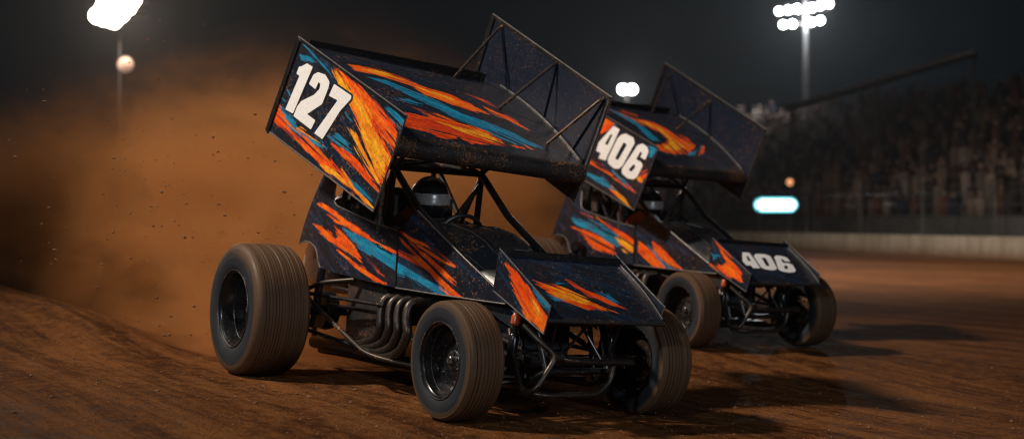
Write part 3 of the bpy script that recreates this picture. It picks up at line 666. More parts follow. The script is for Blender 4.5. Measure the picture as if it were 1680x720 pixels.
    # --- front end
    m = MB(); m.tube([(0, -.60, .342), (-.0, -.34, .33), (0, .34, .33), (0, .60, .342)], .030, 12, fillet=.05)
    m.build('front_axle', T, car)
    m = MB(); m.tube([(-.10, -.52, .35), (-.10, .52, .35)], .014, 8)
    for s in (-1, 1): m.tube([(0, s*.56, .36), (-.10, s*.52, .35)], .013, 8)
    m.build('tie_rod', ST, car)
    for s in (-1, 1):
        m = MB(); m.tube([(-.02, s*.50, .36), (-.85, s*.42, .40)], .013, 8); m.tube([(.02, s*.50, .30), (-.75, s*.40, .22)], .013, 8)
        m.build('radius_rod', T, car)
        sh = MB(); A_, B_ = Vector((.05, s*.365, .27)), Vector((.06, s*.345, .62)); D_ = B_-A_
        sh.tube([A_, A_+D_*.12], .016, 12); sh.tube([A_+D_*.1, A_+D_*.16, A_+D_*.62, A_+D_*.66], [.020,.030,.030,.022], 14); sh.tube([A_+D_*.64, A_+D_*.84], .014, 12)
        so = sh.build('shock_absorber', M['shock'], car)
        c = MB(); c.tube([A_+D_*.80, A_+D_*.83, A_+D_*.95, B_], [.022,.030,.028,.018], 14); c.build('shock_cap', M['redcap'], so)
    bp = MB()
    bp.tube([(.22, -.22, .40), (.30, -.24, .40), (.335, -.16, .375), (.345, .0, .367), (.34, .31, .362)], .0185, 12, fillet=.05)
    bp.tube([(.16, -.36, .56), (.27, -.31, .47), (.32, -.23, .395), (.31, -.36, .205), (.22, -.385, .185)], .0175, 12, fillet=.05)
    bp.tube([(-.02, -.33, .52), (.06, -.36, .40), (.20, -.385, .20), (.33, -.33, .178), (.34, .06, .18), (.33, .16, .26), (.33, .175, .355)], .0175, 12, fillet=.05)
    bp.tube([(.05, .25, .22), (.25, .2, .20), (.33, .10, .19)], .016, 10, fillet=.05)
    bp.lathe([(0,-.03),(.032,-.03),(.032,.03),(0,.03)], (.31, -.22, .392), 'y', 16)
    bp.build('front_bumper', M['exhaust'], car)
    # nose floor panel, steering box, radiator: the dark mass behind the bumper
    m = MB(); m.box((-.16, 0, .50), (.08, .36, .22), bev=.01); m.box((-.34, 0, .40), (.30, .46, .30), bev=.02); m.build('radiator', M['suit'], car)
    # --- front wing
    S_, n_ = foil_frame(FF, .42)
    top = lambda u: .012+.045*math.sin(PI*min(1, u*.9+.02))*.5
    bot = lambda u: -.012-.004*math.sin(PI*u)
    fo, S_, n_ = make_foil('front_wing', FF, .42, top, bot, STROKES.get('nose_foil_'+dk, []), car, 171, 115, .84, .56, 31 if a else 32)
    npoly = [(-.035,.985), (.505,.69), (.452,.535), (-.078,.738)]
    painted_sheet('side_plate', npoly, lambda x, z: (x, -.424, z), STROKES['nose_panel_'+dk], fo, .004, .0045, 41 if a else 42, M['innerwing'], flow=(.8,-.6))
    fpoly = [(-.035,.99), (.468,.70), (.405,.585), (-.065,.86)]
    m = MB(); m.prism(fpoly, .420, .424); m.build('side_plate', M['innerwing'], fo)
    m = MB(); frame_poly(m, [(x, -.424, z) for x, z in npoly], .0045); m.build('edge_trim', E, fo); m = MB(); frame_poly(m, [(x, .422, z) for x, z in fpoly], .0045); m.build('edge_trim', E, fo)
    # rear lip (dark) and inner angle strips
    m = MB(); P0, P1 = S_(0, 0, .012), S_(1, 0, .012)
    m.add([P0, P1, P1+Vector((0,0,.035)), P0+Vector((0,0,.035)), P0+Vector((-.006,0,0)), P1+Vector((-.006,0,0)), P1+Vector((-.006,0,.035)), P0+Vector((-.006,0,.035))],
          [(0,1,2,3),(7,6,5,4),(0,4,5,1),(3,2,6,7),(0,3,7,4),(1,5,6,2)], 0, False)
    m.build('rear_lip', T, fo)
    m = MB(); m.tube([S_(.985, t, top(t)+.004) for t in np.linspace(.02, .97, 14)], .004, 6); m.build('angle_strip', E, fo)
    m = MB()
    for s in (-1, 1):
        m.tube([(.08, s*.22, .60), (.10, s*.24, .83)], .011, 8); m.tube([(.20, s*.21, .34), (.33, s*.24, .66)], .011, 8); m.tube([(.10, s*.22, .58), (.33, s*.24, .66)], .009, 8)
    m.tube([(.20,-.1,.40), (.33,.05,.66)], .009, 8); m.tube([(.20,.18,.36), (.10,.05,.62)], .009, 8)
    m.build('wing_mount', T, fo)
    if not a:
        number_mesh('race_number', DIGITS['406F'], lambda v, u: tuple(S_(v, u, top(min(1, max(0, u)))+.003)), fo)
    # --- top wing
    span, chord = 2*W, 1.34
    top = lambda u: .02+.075*math.sin(PI*min(1, .04+u*.80))**.9+.012*u
    bot = lambda u: -.035+.03*math.sin(PI*min(1,u*.9)) if u < .6 else -.035+.03*math.sin(PI*.54)*(1-(u-.6)/.4)-.035*((u-.6)/.4)
    dx = 0.
    Q = TF if a else {k: (v[0]-(.16 if k[1] == 'f' else .06), v[1]+(.09 if k[1] == 'f' else .03)) for k, v in TF.items()}
    tf, TS, tn = make_foil('top_wing', Q, W-.007, top, bot, STROKES['foil_'+dk], car, 301, 251, span, chord, 51 if a else 52)
    if a:
        np_ = [(-2.185,2.363), (-.575,1.745), (-.93,1.164), (-2.65,1.73)]
        fp_ = [(-2.165,2.740), (-.63,2.023), (-.978,1.32), (-2.53,1.99)]
    else:
        np_ = [(-2.185,2.44), (-.455,1.79), (-.80,1.211), (-2.60,1.80)]
        fp_ = [(-2.455,2.868), (-.725,2.068), (-1.083,1.364), (-2.82,2.16)]
    near = painted_sheet('side_plate', np_, lambda x, z: (x, -W, z), STROKES['panel_'+dk], tf, .004, .0045, 61 if a else 62, M['innerwing'], flow=(.80,-.60))
    m = MB(); m.prism(fp_, W, W+.004); m.build('side_plate', M['innerwing'], tf)
    # flanges round the plates: thin bright lips, a broad dark return at the tail
    m = MB()
    frame_poly(m, [(x, -W, z) for x, z in np_], .0065); m.build('edge_trim', E, tf); m = MB(); frame_poly(m, [(x, W+.002, z) for x, z in fp_], .0065)
    m.build('edge_trim', E, tf)
    def band(poly, i, j, w, y0, y1):
        A_, B_ = Vector((poly[i][0], poly[i][1])), Vector((poly[j][0], poly[j][1])); cen = sum((Vector(p) for p in poly), Vector((0,0)))/4
        d = (B_-A_).normalized(); nn = Vector((-d.y, d.x)); nn = nn if nn.dot(cen-A_) > 0 else -nn
        return MB().prism([tuple(A_), tuple(B_), tuple(B_+nn*w), tuple(A_+nn*w)], y0, y1)
    b = band(np_, 3, 0, .055, -W-.012, -W-.001); b.build('tail_flange', T, tf)
    b = band(fp_, 3, 0, .05, W-.012, W-.001); b.build('tail_flange', T, tf)
    b = band(np_, 0, 1, .016, -W-.007, -W-.001); b.build('plate_flange', T, tf)
    b = band(fp_, 0, 1, .022, W-.010, W-.001); b.build('plate_flange', T, tf)
    b = band(fp_, 1, 2, .022, W-.010, W-.001); b.build('plate_flange', T, tf)
    # rear wicker strip
    m = MB(); v1 = .90
    P0, P1 = TS(0, 0, .02), TS(v1, 0, .02); up = tn*.07
    back = Vector((-.008,0,0))
    m.add([P0, P1, P1+up, P0+up*.6, P0+back, P1+back, P1+up+back, P0+up*.6+back], [(0,1,2,3),(7,6,5,4),(0,4,5,1),(3,2,6,7),(0,3,7,4),(1,5,6,2)], 0, False)
    m.tube([P0+up*.6, P1+up], .008, 8); m.tube([P1+up*.2, P1+up*1.1], .018, 10)
    m.build('rear_lip', T, tf)
    m = MB(); m.tube([TS(.992, t, top(t)+.005) for t in np.linspace(.03, .985, 20)], .006, 6); m.build('angle_strip', E, tf)
    # braces to the far plate and stiffening ribs on it
    if a: br = [((-2.01, 2.62), (.72, .06)), ((-1.28, 2.29), (.76, .50)), ((-.71, 2.01), (.87, .84))]
    else: br = [((-2.33, 2.72), (.72, .06)), ((-1.62, 2.39), (.72, .42))]
    for (tx, tz), (v, u) in br:
        m = MB(); m.tube([TS(v, u, top(u)-.005), Vector((tx-.01, W-.035, tz-.01)), Vector((tx, W-.004, tz+.012))], .0115, 8, fillet=.03); m.build('brace_strut', ST, tf)
        base = TS(1, min(.97, u+.02), top(u))
        m = MB(); m.tube([(tx, W-.006, tz), (base.x, W-.006, base.z)], .010, 6); m.build('stiffener_rib', M['innerwing'], tf)
    # mounts under the wing
    m = MB()
    for s in (-1, 1):
        v = .5+s*.22
        f1, f2 = TS(v, .50, bot(.5)), TS(v, .12, bot(.12)); f3 = TS(v, .78, bot(.78))
        m.tube([(-1.50, s*.35, 1.48), f3], .015, 8); m.tube([(-1.50, s*.35, 1.48), f1], .013, 8)
        m.tube([(-2.12, s*.34, 1.56), f2], .015, 8); m.tube([(-2.12, s*.34, 1.56), f1], .013, 8)
        m.tube([(-1.82, s*.345, 1.52), f3], .012, 8)
        m.tube([f3, TS(v, .1, bot(.1)-.012)], .017, 8)
    m.tube([(-1.50,-.35,1.48), TS(.72, .78, bot(.78))], .012, 8); m.tube([(-1.50,.35,1.48), TS(.28, .78, bot(.78))], .012, 8)
    m.build('wing_mount', T, tf)
    dg = DIGITS['127' if a else '406']
    if not a: pass
    number_mesh('race_number', dg, lambda x, z: (x, -W-.0055, z), tf)
    number_mesh('number_outline', dg, lambda x, z: (x, -W-.0028, z), tf, grow=.013, mat=M['outline'])
    # --- cockpit
    m = MB(); m.box((-1.98, 0, .78), (.12, .44, .75), Matrix.Rotation(-.22, 3, 'Y'), bev=.04); m.box((-1.74, 0, .46), (.48, .42, .10), bev=.03)
    m.box((-1.96, 0, 1.24), (.10, .30, .24), bev=.04)
    for s in (-1, 1): m.box((-1.80, s*.22, 1.22), (.26, .035, .16), bev=.015); m.box((-1.78, s*.23, .66), (.40, .03, .34), bev=.012)
    m.build('seat', M['seat'], car)
    m = MB(); m.tube([(-1.18+.05*math.sin(t), .19*math.cos(t), 1.0+.18*math.sin(t)) for t in np.linspace(0, 2*PI, 32, endpoint=False)], .014, 8, True)
    m.tube([(-1.18, -.18, 1.0), (-1.18, .18, 1.0)], .01, 6); m.tube([(-1.18, 0, 1.0), (-.95, 0, .88)], .014, 8); m.build('steering_wheel', T, car)
    m = MB(); m.prism([(-1.62,1.09), (-1.24,1.07), (-1.12,1.14), (-1.30,1.22), (-1.45,1.16)], -.338, -.332); m.build('cockpit_scoop', M['red'], car)
    m = MB(); m.tube([(-1.49, -.43, 1.42), (-1.47, -.445, 1.30), (-1.485, -.45, 1.18), (-1.47, -.452, 1.03)], .019, 8); m.build('mud_caked_strap', M['body_muddy'], car)
    m = MB(); m.box((-2.14, -.30, 1.30), (.10, .03, .22), bev=.01); m.build('cockpit_liner', M['seat'], car)
    # tail shocks
    for s in (-1, 1):
        m = MB(); x = -2.10
        m.tube([(x-.10, s*.56, .34), (x-.04, s*.555, .52)], .020, 10); m.tube([(x-.04, s*.555, .50), (x, s*.55, .76)], .028, 12)
        so = m.build('shock_absorber', M['shock'], car)
        if not a:
            c = MB(); c.tube([(x, s*.55, .76), (x+.005, s*.55, .79), (x+.01, s*.55, .88), (x+.012, s*.55, .90)], [.03,.055,.055,.035], 14); c.build('reservoir', M['shock'], so)
    m = MB(); m.tube([(-2.263, -.75, .455), (-2.263, .75, .455)], .038, 12)
    for s in (-1,1): m.lathe([(0,-.05),(.13,-.05),(.14,0),(.13,.05),(0,.05)], (-2.263, s*.42, .455), 'y', 24)
    m.build('rear_axle', T, car)
    for s in (-1, 1):
        m = MB(); m.tube([(-2.22, s*.62, .58), (-1.30, s*.47, .56)], .014, 8); m.tube([(-2.22, s*.62, .33), (-1.35, s*.47, .24)], .014, 8); m.build('radius_rod', T, car)
    return car

# ------------------------------------------------------------------ driver
def make_driver(name, label, mat, turn=0.):
    root_v = [((-1.80,0,.60),.135), ((-1.80,0,.74),.130), ((-1.80,0,.90),.145), ((-1.77,0,1.02),.135), ((-1.70,0,1.10),.07), ((-1.62,0,1.20),.062), ((-1.60,0,1.28),.085)]
    V = [v for v, r in root_v]; Rr = [r for v, r in root_v]; Ed = [(i, i+1) for i in range(6)]
    def chain(start, pts):
        p = start
        for v, r in pts:
            V.append(v); Rr.append(r); Ed.append((p, len(V)-1)); p = len(V)-1
        return p
    for s in (-1, 1):
        hnd = chain(3, [((-1.75, s*.17, 1.04), .07), ((-1.62, s*.255, .94), .052), ((-1.48, s*.27, .88), .045), ((-1.33, s*.235, .95), .036), ((-1.24, s*.20, 1.0), .030), ((-1.205, s*.195, 1.01), .034)])
        for k in range(4):      # fingers close round the rim of the steering wheel
            z = 1.045-.020*k
            chain(hnd, [((-1.180, s*.205, z), .0095), ((-1.155, s*.200, z), .009), ((-1.150, s*.178, z-.002), .0085), ((-1.165, s*.165, z-.004), .008)][:4 if k < 3 else 3])
        chain(hnd, [((-1.195, s*.172, 1.035), .011), ((-1.175, s*.160, 1.055), .010)])
        chain(0, [((-1.72, s*.10, .58), .095), ((-1.42, s*.15, .70), .075), ((-1.20, s*.16, .74), .060), ((-.98, s*.14, .52), .050), ((-.80, s*.12, .36), .038), ((-.74, s*.12, .36), .040), ((-.70, s*.12, .46), .034)])
    me = bpy.data.meshes.new(name); me.from_pydata(V, Ed, [])
    o = bpy.data.objects.new(name, me); COL.objects.link(o)
    o.modifiers.new('skin', 'SKIN'); o.modifiers.new('sub', 'SUBSURF').levels = 1
    for i, r in enumerate(Rr):
        me.skin_vertices[0].data[i].radius = (r, r*(1.25 if i in (1,2,3) else 1)); me.skin_vertices[0].data[i].use_root = (i == 0)
    dg = bpy.context.evaluated_depsgraph_get(); m2 = bpy.data.meshes.new_from_object(o.evaluated_get(dg))
    o.modifiers.clear(); o.data = m2; m2.materials.clear(); m2.materials.append(M['suit'])
    for p in m2.polygons: p.use_smooth = True
    o.matrix_world = mat
    tag(o, label, 'person', 'helmeted drivers at the wheel')
    # helmet: egg shell with chin bar and a visor band
    he = empty('helmet_pivot', o); bpy.data.objects.remove(he)
    def shell(lo, hi, a0, a1, k, ring=28, seg=40):
        """strip of the helmet surface between two heights and two azimuths"""
        vs = []
        for i in range(ring+1):
            ph = lo+(hi-lo)*i/ring
            for j in range(seg+1):
                th = a0+(a1-a0)*j/seg
                cz = math.sin(ph); cr = math.cos(ph)
                front = max(0, math.cos(th))
                rx = .168*cr*k; ry = .140*cr*k; z = .160*cz*k
                if cz < 0: rx *= 1+.10*front*min(1, -cz*1.6); 
                if cz < -.72: rx *= .97
                vs.append((rx*math.cos(th), ry*math.sin(th), z))
        fs = [(i*(seg+1)+j, i*(seg+1)+j+1, (i+1)*(seg+1)+j+1, (i+1)*(seg+1)+j) for i in range(ring) for j in range(seg)]
        return vs, fs
    c = (-1.60, 0, 1.285)
    h = MB(); vs, fs = shell(-PI*.36, PI/2, 0, 2*PI, 1); h.add(vs, fs)
    hm = h.build('helmet', M['helmet'], o, c); hm.rotation_euler = (0, math.radians(4), turn)
    h = MB(); vs, fs = shell(-.22, .27, -1.45, 1.45, 1.022, 10, 40); h.add(vs, fs)
    vi = h.build('visor', M['visor'], hm)
    so = vi.modifiers.new('thick', 'SOLIDIFY'); so.thickness = .004
    for s in (-1, 1):
        h = MB(); vs, fs = shell(.20, .62, s*1.15, s*1.72, 1.012, 6, 10)
        vs = [(x+(.05*(z-.06)), y, z) for x, y, z in vs]
        h.add(vs, fs); h.build('helmet_flash', M['red'], hm)
    h = MB(); h.tube([(.02+.125*math.cos(t), .10*math.sin(t), -.135) for t in np.linspace(0, 2*PI, 28, endpoint=False)], .016, 8, True); h.build('helmet_trim', M['suit'], hm)
    return o

R1 = Matrix(((.55538,.82959,.05777),(-.83130,.55571,.01162),(-.02246,-.05448,.99826)))
R2 = Matrix(((.50703,.86093,.04132),(-.86163,.50753,-.00185),(-.02256,-.03466,.99914)))
def place(R_, T_):
    m = R_.to_4x4(); m.translation = Vector(T_)+Vector((0,0,GZ)); return m
MC1 = place(R1, (.24408, 8.06071, -1.17688)); MC2 = place(R2, (2.15815, 12.43616, -1.16885))
make_car('a', 'sprint_car', 'dark open wheel race car numbered 127 with flame painted wings, sliding in front', MC1)
make_car('b', 'sprint_car', 'dark open wheel race car numbered 406 following behind on the right', MC2)
make_driver('person', 'driver in black helmet with silver visor seated in the race car numbered 127', MC1, -.55)
make_driver('person', 'driver in black helmet seated in the blurred race car numbered 406', MC2, -.55)

# ------------------------------------------------------------------ track surface
TL0 = np.array((-1.98, 9.38)); TD = np.array((-.5554, .8313)); TN = np.array((.8313, .5554))   # right rear wheel's track
def sst(x, a, b): t = np.clip((x-a)/(b-a), 0, 1); return t*t*(3-2*t)
def ground_z(x, y, fine=True):
    x = np.asarray(x, float); y = np.asarray(y, float)
    xx = np.where(x > 3.2, 3.2+1.6*np.tanh((x-3.2)/1.6), x); xx = np.where(xx < -9, -9-4*np.tanh((-9-xx)/4), xx)
    z = .013-.055*(xx-.244)
    z = z-.012*np.clip(y-8, 0, 2.2)+.136*sst(y, 10.2, 12.4)
    rel0 = x-TL0[0]; rel1 = y-TL0[1]
    s = rel0*TD[0]+rel1*TD[1]; d = rel0*TN[0]+rel1*TN[1]
    on = sst(s, .5, 2.5)
    z = z+on*(.06*np.exp(-((d+.22)/.30)**2)-.20*sst(d, -.05, .75)*(1-sst(d, 2.2, 4.5)))
    if fine:
        al = x*TD[0]+y*TD[1]; ac = x*TN[0]+y*TN[1]
        k = 1-sst(y, 18, 40)
        z = z+k*((fbm(al*.5, ac*3, 3)-.5)*.030+(fbm(al*2, ac*9, 8)-.5)*.010+(fbm(x*9, y*9, 5)-.5)*.008)
    return z
xs = np.concatenate([np.linspace(-90, -12, 24), np.linspace(-11.4, -5, 60)[:-1], np.arange(-5, 6, .033), np.linspace(6.1, 16, 70), np.linspace(17, 110, 30)])
ys = np.concatenate([np.linspace(-6, 5.6, 12), np.arange(6, 15.5, .033), np.geomspace(15.6, 190, 150)])
X, Y = np.meshgrid(xs, ys); Z = ground_z(X, Y)
me = bpy.data.meshes.new('ground'); nx, ny = len(xs), len(ys)
co = np.stack([X.ravel(), Y.ravel(), Z.ravel()], 1)
I = (np.arange(ny-1)[:, None]*nx+np.arange(nx-1)[None]).ravel()
fa = np.stack([I, I+1, I+nx+1, I+nx], 1)
me.vertices.add(len(co)); me.vertices.foreach_set('co', co.ravel().astype(np.float32))
me.loops.add(fa.size); me.loops.foreach_set('vertex_index', fa.ravel().astype(np.int32))
me.polygons.add(len(fa)); me.polygons.foreach_set('loop_start', (np.arange(len(fa))*4).astype(np.int32)); me.polygons.foreach_set('loop_total', np.full(len(fa), 4, np.int32))
me.update(calc_edges=True); me.polygons.foreach_set('use_smooth', [True]*len(fa)); me.materials.append(M['ground'])
g = bpy.data.objects.new('ground', me); COL.objects.link(g); g['kind'] = 'structure'

# loose clay on the surface and clay thrown up by the tyres
def clods(name, label, spots):
    m = MB()
    rng = random.Random(5)
    for (x, y, z, r) in spots:
        vs = []
        for p in ((1,0,0),(-1,0,0),(0,1,0),(0,-1,0),(0,0,1),(0,0,-1)):
            k = r*rng.uniform(.6, 1.3); vs.append((x+p[0]*k*1.3, y+p[1]*k*1.3, z+p[2]*k*.8))
        m.add(vs, [(0,2,4),(2,1,4),(1,3,4),(3,0,4),(2,0,5),(1,2,5),(3,1,5),(0,3,5)], 0, False)
    o = m.build(name, M['clod']); return tag(o, label, 'dirt', None, 'stuff')
rng = random.Random(3); sp = []
for _ in range(3000):
    x = rng.uniform(-4, 6); y = 6.8+abs(rng.gauss(0, 1))*3.0
    z = float(ground_z(x, y)); r = rng.uniform(.003, .008) if rng.random() < .93 else rng.uniform(.008, .016); sp.append((x, y, z+r*.2, r))
clods('loose_clay', 'small loose clods of brown clay lying over the track surface', sp)
sp = []
for _ in range(700):
    s = abs(rng.gauss(0, 1))*2.8+.1; d = rng.gauss(.6, .9)+.2*s
    x, y = TL0+TD*s+TN*d
    z = float(ground_z(x, y))+.15+abs(rng.gauss(0, .8))+.35*s*rng.random(); r = rng.choice((.003,.004,.006,.009,.013)); sp.append((x, y, z, r))
for _ in range(60):
    x = rng.uniform(-.6, 1.0); y = rng.uniform(7.2, 8.2); sp.append((x, y, .04+rng.random()*.18, rng.uniform(.002,.004)))
clods('thrown_clay', 'specks of clay flying through the dust behind the rear tyre', sp)

# ------------------------------------------------------------------ concrete wall, fence, stand
WD = np.array((-.328, .945)); WN = np.array((.945, .328)); W0 = np.array((16.6, 44.))
def wp(s, off=0): return W0+WD*s+WN*off
wz = -.19
wall = thing('concrete_wall', 'long low stained concrete wall along the far edge of the track', 'wall', None, Matrix.Translation((*wp(20), wz)))
ang = math.atan2(WD[1], WD[0]); Rw = Matrix.Rotation(ang, 4, 'Z')
rngw = random.Random(2)
for k in range(30):
    s0 = -30+4*k
    m = MB(); c = wp(s0+2)-wp(20)
    prof = [(-.16, -.3), (.18, -.3), (.13, .80), (-.09, .80)]
    h_ = .80
    ring = lambda s_: [(*(wp(s_)-wp(20)+WN*o_), z_) for o_, z_ in ((-.16,-.3),(.20,-.3),(.16,.45),(.13,h_-.02),(.11,h_),(-.08,h_),(-.10,h_-.02),(-.12,.3))]
    m.loft([ring(s0+.015), ring(s0+3.985)]); o = m.build('wall_block', M['concrete'], wall)
    o.data.polygons.foreach_set('use_smooth', [False]*len(o.data.polygons))
fence = thing('catch_fence', 'tall dark wire catch fence standing behind the concrete wall', 'fence', None, Matrix.Translation((*wp(20, .5), wz)))
for k in range(31):
    p = wp(-30+4*k)-wp(20)
    MB().tube([(p[0], p[1], 0), (p[0], p[1], 3.0), (p[0]-WN[0]*.7, p[1]-WN[1]*.7, 3.7)], .03, 8, fillet=.3).build('fence_post', M['fence'], fence)
m = MB()
for z in (.95, 1.25, 1.55, 1.85, 2.2, 2.55, 2.95):
    p, q_ = wp(-30)-wp(20), wp(90)-wp(20); m.tube([(*p, z), (*q_, z)], .008 if z < 2.9 else .014, 5)
for k in range(240):
    p = wp(-30+.5*k)-wp(20); m.tube([(*p, .8), (*p, 2.95)], .006, 3)
m.build('fence_wire', M['fence'], fence)

stand = thing('grandstand', 'dark stepped grandstand packed with spectators beyond the track wall', 'grandstand', None, Matrix.Translation((*wp(20, 6), wz)))
def sp_(s_, off, z_): p = wp(s_, off)-wp(20, 6); return (p[0], p[1], z_)
NR = 15; S0, S1 = -22, 62
m = MB(); prof = [(6, 0)]
for r in range(NR): prof += [(6+.85*r, 1.5+.46*r), (6+.85*(r+1), 1.5+.46*r)]
prof += [(6+.85*NR, 0)]
m.loft([[sp_(s_, o_, z_) for o_, z_ in prof] for s_ in (S0, S1)]); o = m.build('terrace', M['standmetal'], stand)
o.data.polygons.foreach_set('use_smooth', [False]*len(o.data.polygons))
m = MB()
for z in (2.0, 2.5): m.tube([sp_(S0, 5.8, z), sp_(S1, 5.8, z)], .018, 6)
for k in range(29): m.tube([sp_(S0+3*k, 5.8, 0), sp_(S0+3*k, 5.8, 2.5)], .02, 6)
m.build('front_rail', M['fence'], stand)
# pale roof edge and the dark roof behind it
def at(px, py, depth): return Vector(((px-840)/2223*depth, depth, GZ-(py-360)/2223*depth))
off_ = Vector((*wp(20, 6), wz))
A_, B_ = at(1600, 84, 62)-off_, at(1285, 178, 70)-off_
m = MB(); d_ = (B_-A_).normalized(); sd = Vector((0,0,1)).cross(d_).normalized()
r_ = lambda P: [P+sd*.06+Vector((0,0,.08)), P-sd*.06+Vector((0,0,.08)), P-sd*.06-Vector((0,0,.08)), P+sd*.06-Vector((0,0,.08))]
m.loft([r_(A_), r_(B_)]); o = m.build('roof_edge', M['beam'], stand); o.data.polygons.foreach_set('use_smooth', [False]*len(o.data.polygons))
bk = Vector((.5, 1.0, -.1)); up_ = Vector((0,0,.1))
m = MB(); m.loft([[P+Vector((.1,.2,-.04)), P+bk, P+bk+Vector((0,0,.05)), P+Vector((.1,.2,.01))] for P in (A_, B_)]); m.build('roof', M['standmetal'], stand)
for k in (.02, .5, .98):
    P = A_.lerp(B_, k)+bk*.95; MB().tube([(P.x, P.y, 0), (P.x, P.y, P.z)], .1, 8).build('roof_post', M['standmetal'], stand)
# crowd
def crowd_mat():
    m, t, b = newmat('clothes_and_skin')
    c = t.node('ShaderNodeAttribute', attribute_name='paint').outputs['Color']
    setb(t, b, col=c, rough=.85); return m
cols_ = [(.36,.30,.27), (.05,.05,.06), (.30,.12,.09), (.04,.06,.14), (.22,.20,.18), (.5,.47,.44), (.10,.07,.05), (.18,.10,.07), (.06,.06,.07), (.42,.34,.28), (.03,.03,.03)]
V, F, CC = [], [], []
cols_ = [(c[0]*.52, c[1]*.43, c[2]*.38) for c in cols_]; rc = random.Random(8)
for r in range(NR):
    s_ = S0+.5
    while s_ < S1-.5:
        s_ += rc.uniform(.45, .85)
        if rc.random() < .14: continue
        off = 6+.85*r+.42+rc.uniform(-.1, .1); z0 = 1.5+.46*r; p = wp(s_, off)-wp(20, 6)
        hh = rc.uniform(.85, 1.0) if rc.random() < .75 else rc.uniform(1.45, 1.7)
        wdt = rc.uniform(.19, .25); c = rc.choice(cols_); lean = rc.uniform(-.06, .06)
        base = len(V)
        for (w_, z_) in ((wdt*.8, 0), (wdt*.85, hh*.45), (wdt, hh*.78), (wdt*.45, hh*.86)):
            for k in range(6):
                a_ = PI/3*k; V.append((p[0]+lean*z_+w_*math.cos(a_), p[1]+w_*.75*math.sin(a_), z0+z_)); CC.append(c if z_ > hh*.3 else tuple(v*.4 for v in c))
        for i in range(3):
            for k in range(6): F.append((base+i*6+k, base+i*6+(k+1) % 6, base+(i+1)*6+(k+1) % 6, base+(i+1)*6+k))
        F.append(tuple(base+18+k for k in range(6)))
        hb = len(V); sk = rc.choice([(.30,.18,.13), (.2,.12,.08), (.34,.22,.17), (.10,.055,.035)]); hr = .11
        for (w_, z_) in ((.05,-.12), (.10,-.04), (.11,.04), (.05,.12)):
            for k in range(6):
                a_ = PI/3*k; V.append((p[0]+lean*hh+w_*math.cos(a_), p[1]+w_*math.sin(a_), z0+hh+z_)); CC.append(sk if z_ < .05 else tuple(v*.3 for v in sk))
        for i in range(3):
            for k in range(6): F.append((hb+i*6+k, hb+i*6+(k+1) % 6, hb+(i+1)*6+(k+1) % 6, hb+(i+1)*6+k))
        F.append(tuple(hb+18+k for k in range(6)))
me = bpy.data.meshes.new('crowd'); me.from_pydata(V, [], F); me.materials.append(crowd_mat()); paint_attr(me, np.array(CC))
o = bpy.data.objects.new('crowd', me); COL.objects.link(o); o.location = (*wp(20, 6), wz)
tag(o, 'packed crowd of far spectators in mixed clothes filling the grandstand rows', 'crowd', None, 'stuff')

# ------------------------------------------------------------------ floodlights, sign, small lamp
def at(px, py, depth): return Vector(((px-840)/2223*depth, depth, GZ-(py-360)/2223*depth))
def lamp_pole(label, base, bulbs, r, mat, arms, pr=.30):
    t = thing('floodlight_pole', label, 'floodlight', 'floodlight poles round the track', Matrix.Translation(base))
    top_ = max(b.z for b in bulbs)
    MB().tube([(0, 0, 0), (0, 0, top_-base.z+.3)], [pr, pr*.6], 12).build('pole', M['pole'], t)
    m = MB()
    for z in arms:
        xs_ = [b.x for b in bulbs if abs(b.z-z) < r*1.8]
        if xs_: m.tube([(min(xs_)-base.x-r, .2, z-base.z), (max(xs_)-base.x+r, .2, z-base.z)], .05, 8); m.tube([(0,0,z-base.z),(0,.2,z-base.z)], .05, 8)
    m.build('cross_arm', M['pole'], t)
    for b in bulbs:
        c = b-base; q_ = MB()
        q_.lathe([(0, .28), (r*.5, .26), (r*1.02, .0), (r*1.05, -.03), (r*1.0, -.03)], tuple(c), 'y', 20)
        h_ = q_.build('lamp_housing', M['signbox'], t)
        MB().lathe([(0, -.05), (r*.6, -.04), (r*.97, -.01)], tuple(c), 'y', 20).build('lamp_lens', mat, h_)
    return t
D1 = 95
bl = [at(x, y, D1) for x, y in ((1278,19),(1293,17),(1308,15),(1332,13),(1346,10),(1360,7),(1285,41),(1300,40),(1331,37),(1346,34))]
bs = at(1324, 360, D1); bs.z = -.25; bs.y += .4
lamp_pole('tall pole with two banks of white floodlights behind the grandstand', bs, bl, .24, M['lamp_hot'], (at(0,15,D1).z, at(0,38,D1).z))
D2 = 130
bl2 = [at(1022,147,D2), at(1037,147,D2)]; bs2 = at(1029, 360, D2); bs2.z = -.25; bs2.y += .4
lamp_pole('distant pole with a single pair of white floodlights above the far turn', bs2, bl2, .42, M['lamp_hot'], (bl2[0].z,), .09)
D3 = 40
bl3 = [at(x, y, D3) for x, y in ((160,26),(172,30),(187,34),(183,20),(198,24),(210,12),(171,12),(196,6),(218,0),(186,-4),(206,-12))]
bs3 = at(190, 360, D3); bs3.z = .2; bs3.y += .4
lamp_pole('warm floodlight bank glowing through the dust at upper left', bs3, bl3, .24, M['lamp_warm'], (at(0,20,D3).z, at(0,-2,D3).z), .05)
lp2 = thing('dust_glow', 'added dim pinkish disc imitating a faint glow in the dust under the warm light bank', 'lamp', None, Matrix.Translation(at(206, 106, D3)))  # lamp shape added to imitate a faint glow below the bank
MB().lathe([(0, .28), (.12, .26), (.25, .0), (.26, -.03), (.24, -.03)], (0,0,0), 'y', 20).build('lamp_housing', M['signbox'], lp2)
MB().lathe([(0, -.05), (.15, -.04), (.24, -.01)], (0,0,0), 'y', 20).build('lamp_lens', M['glow_disc'], lp2)
MB().tube([(0, .2, 0), (bs3.x-at(206,106,D3).x, .4, 0)], .03, 8).build('glow_bracket', M['pole'], lp2)
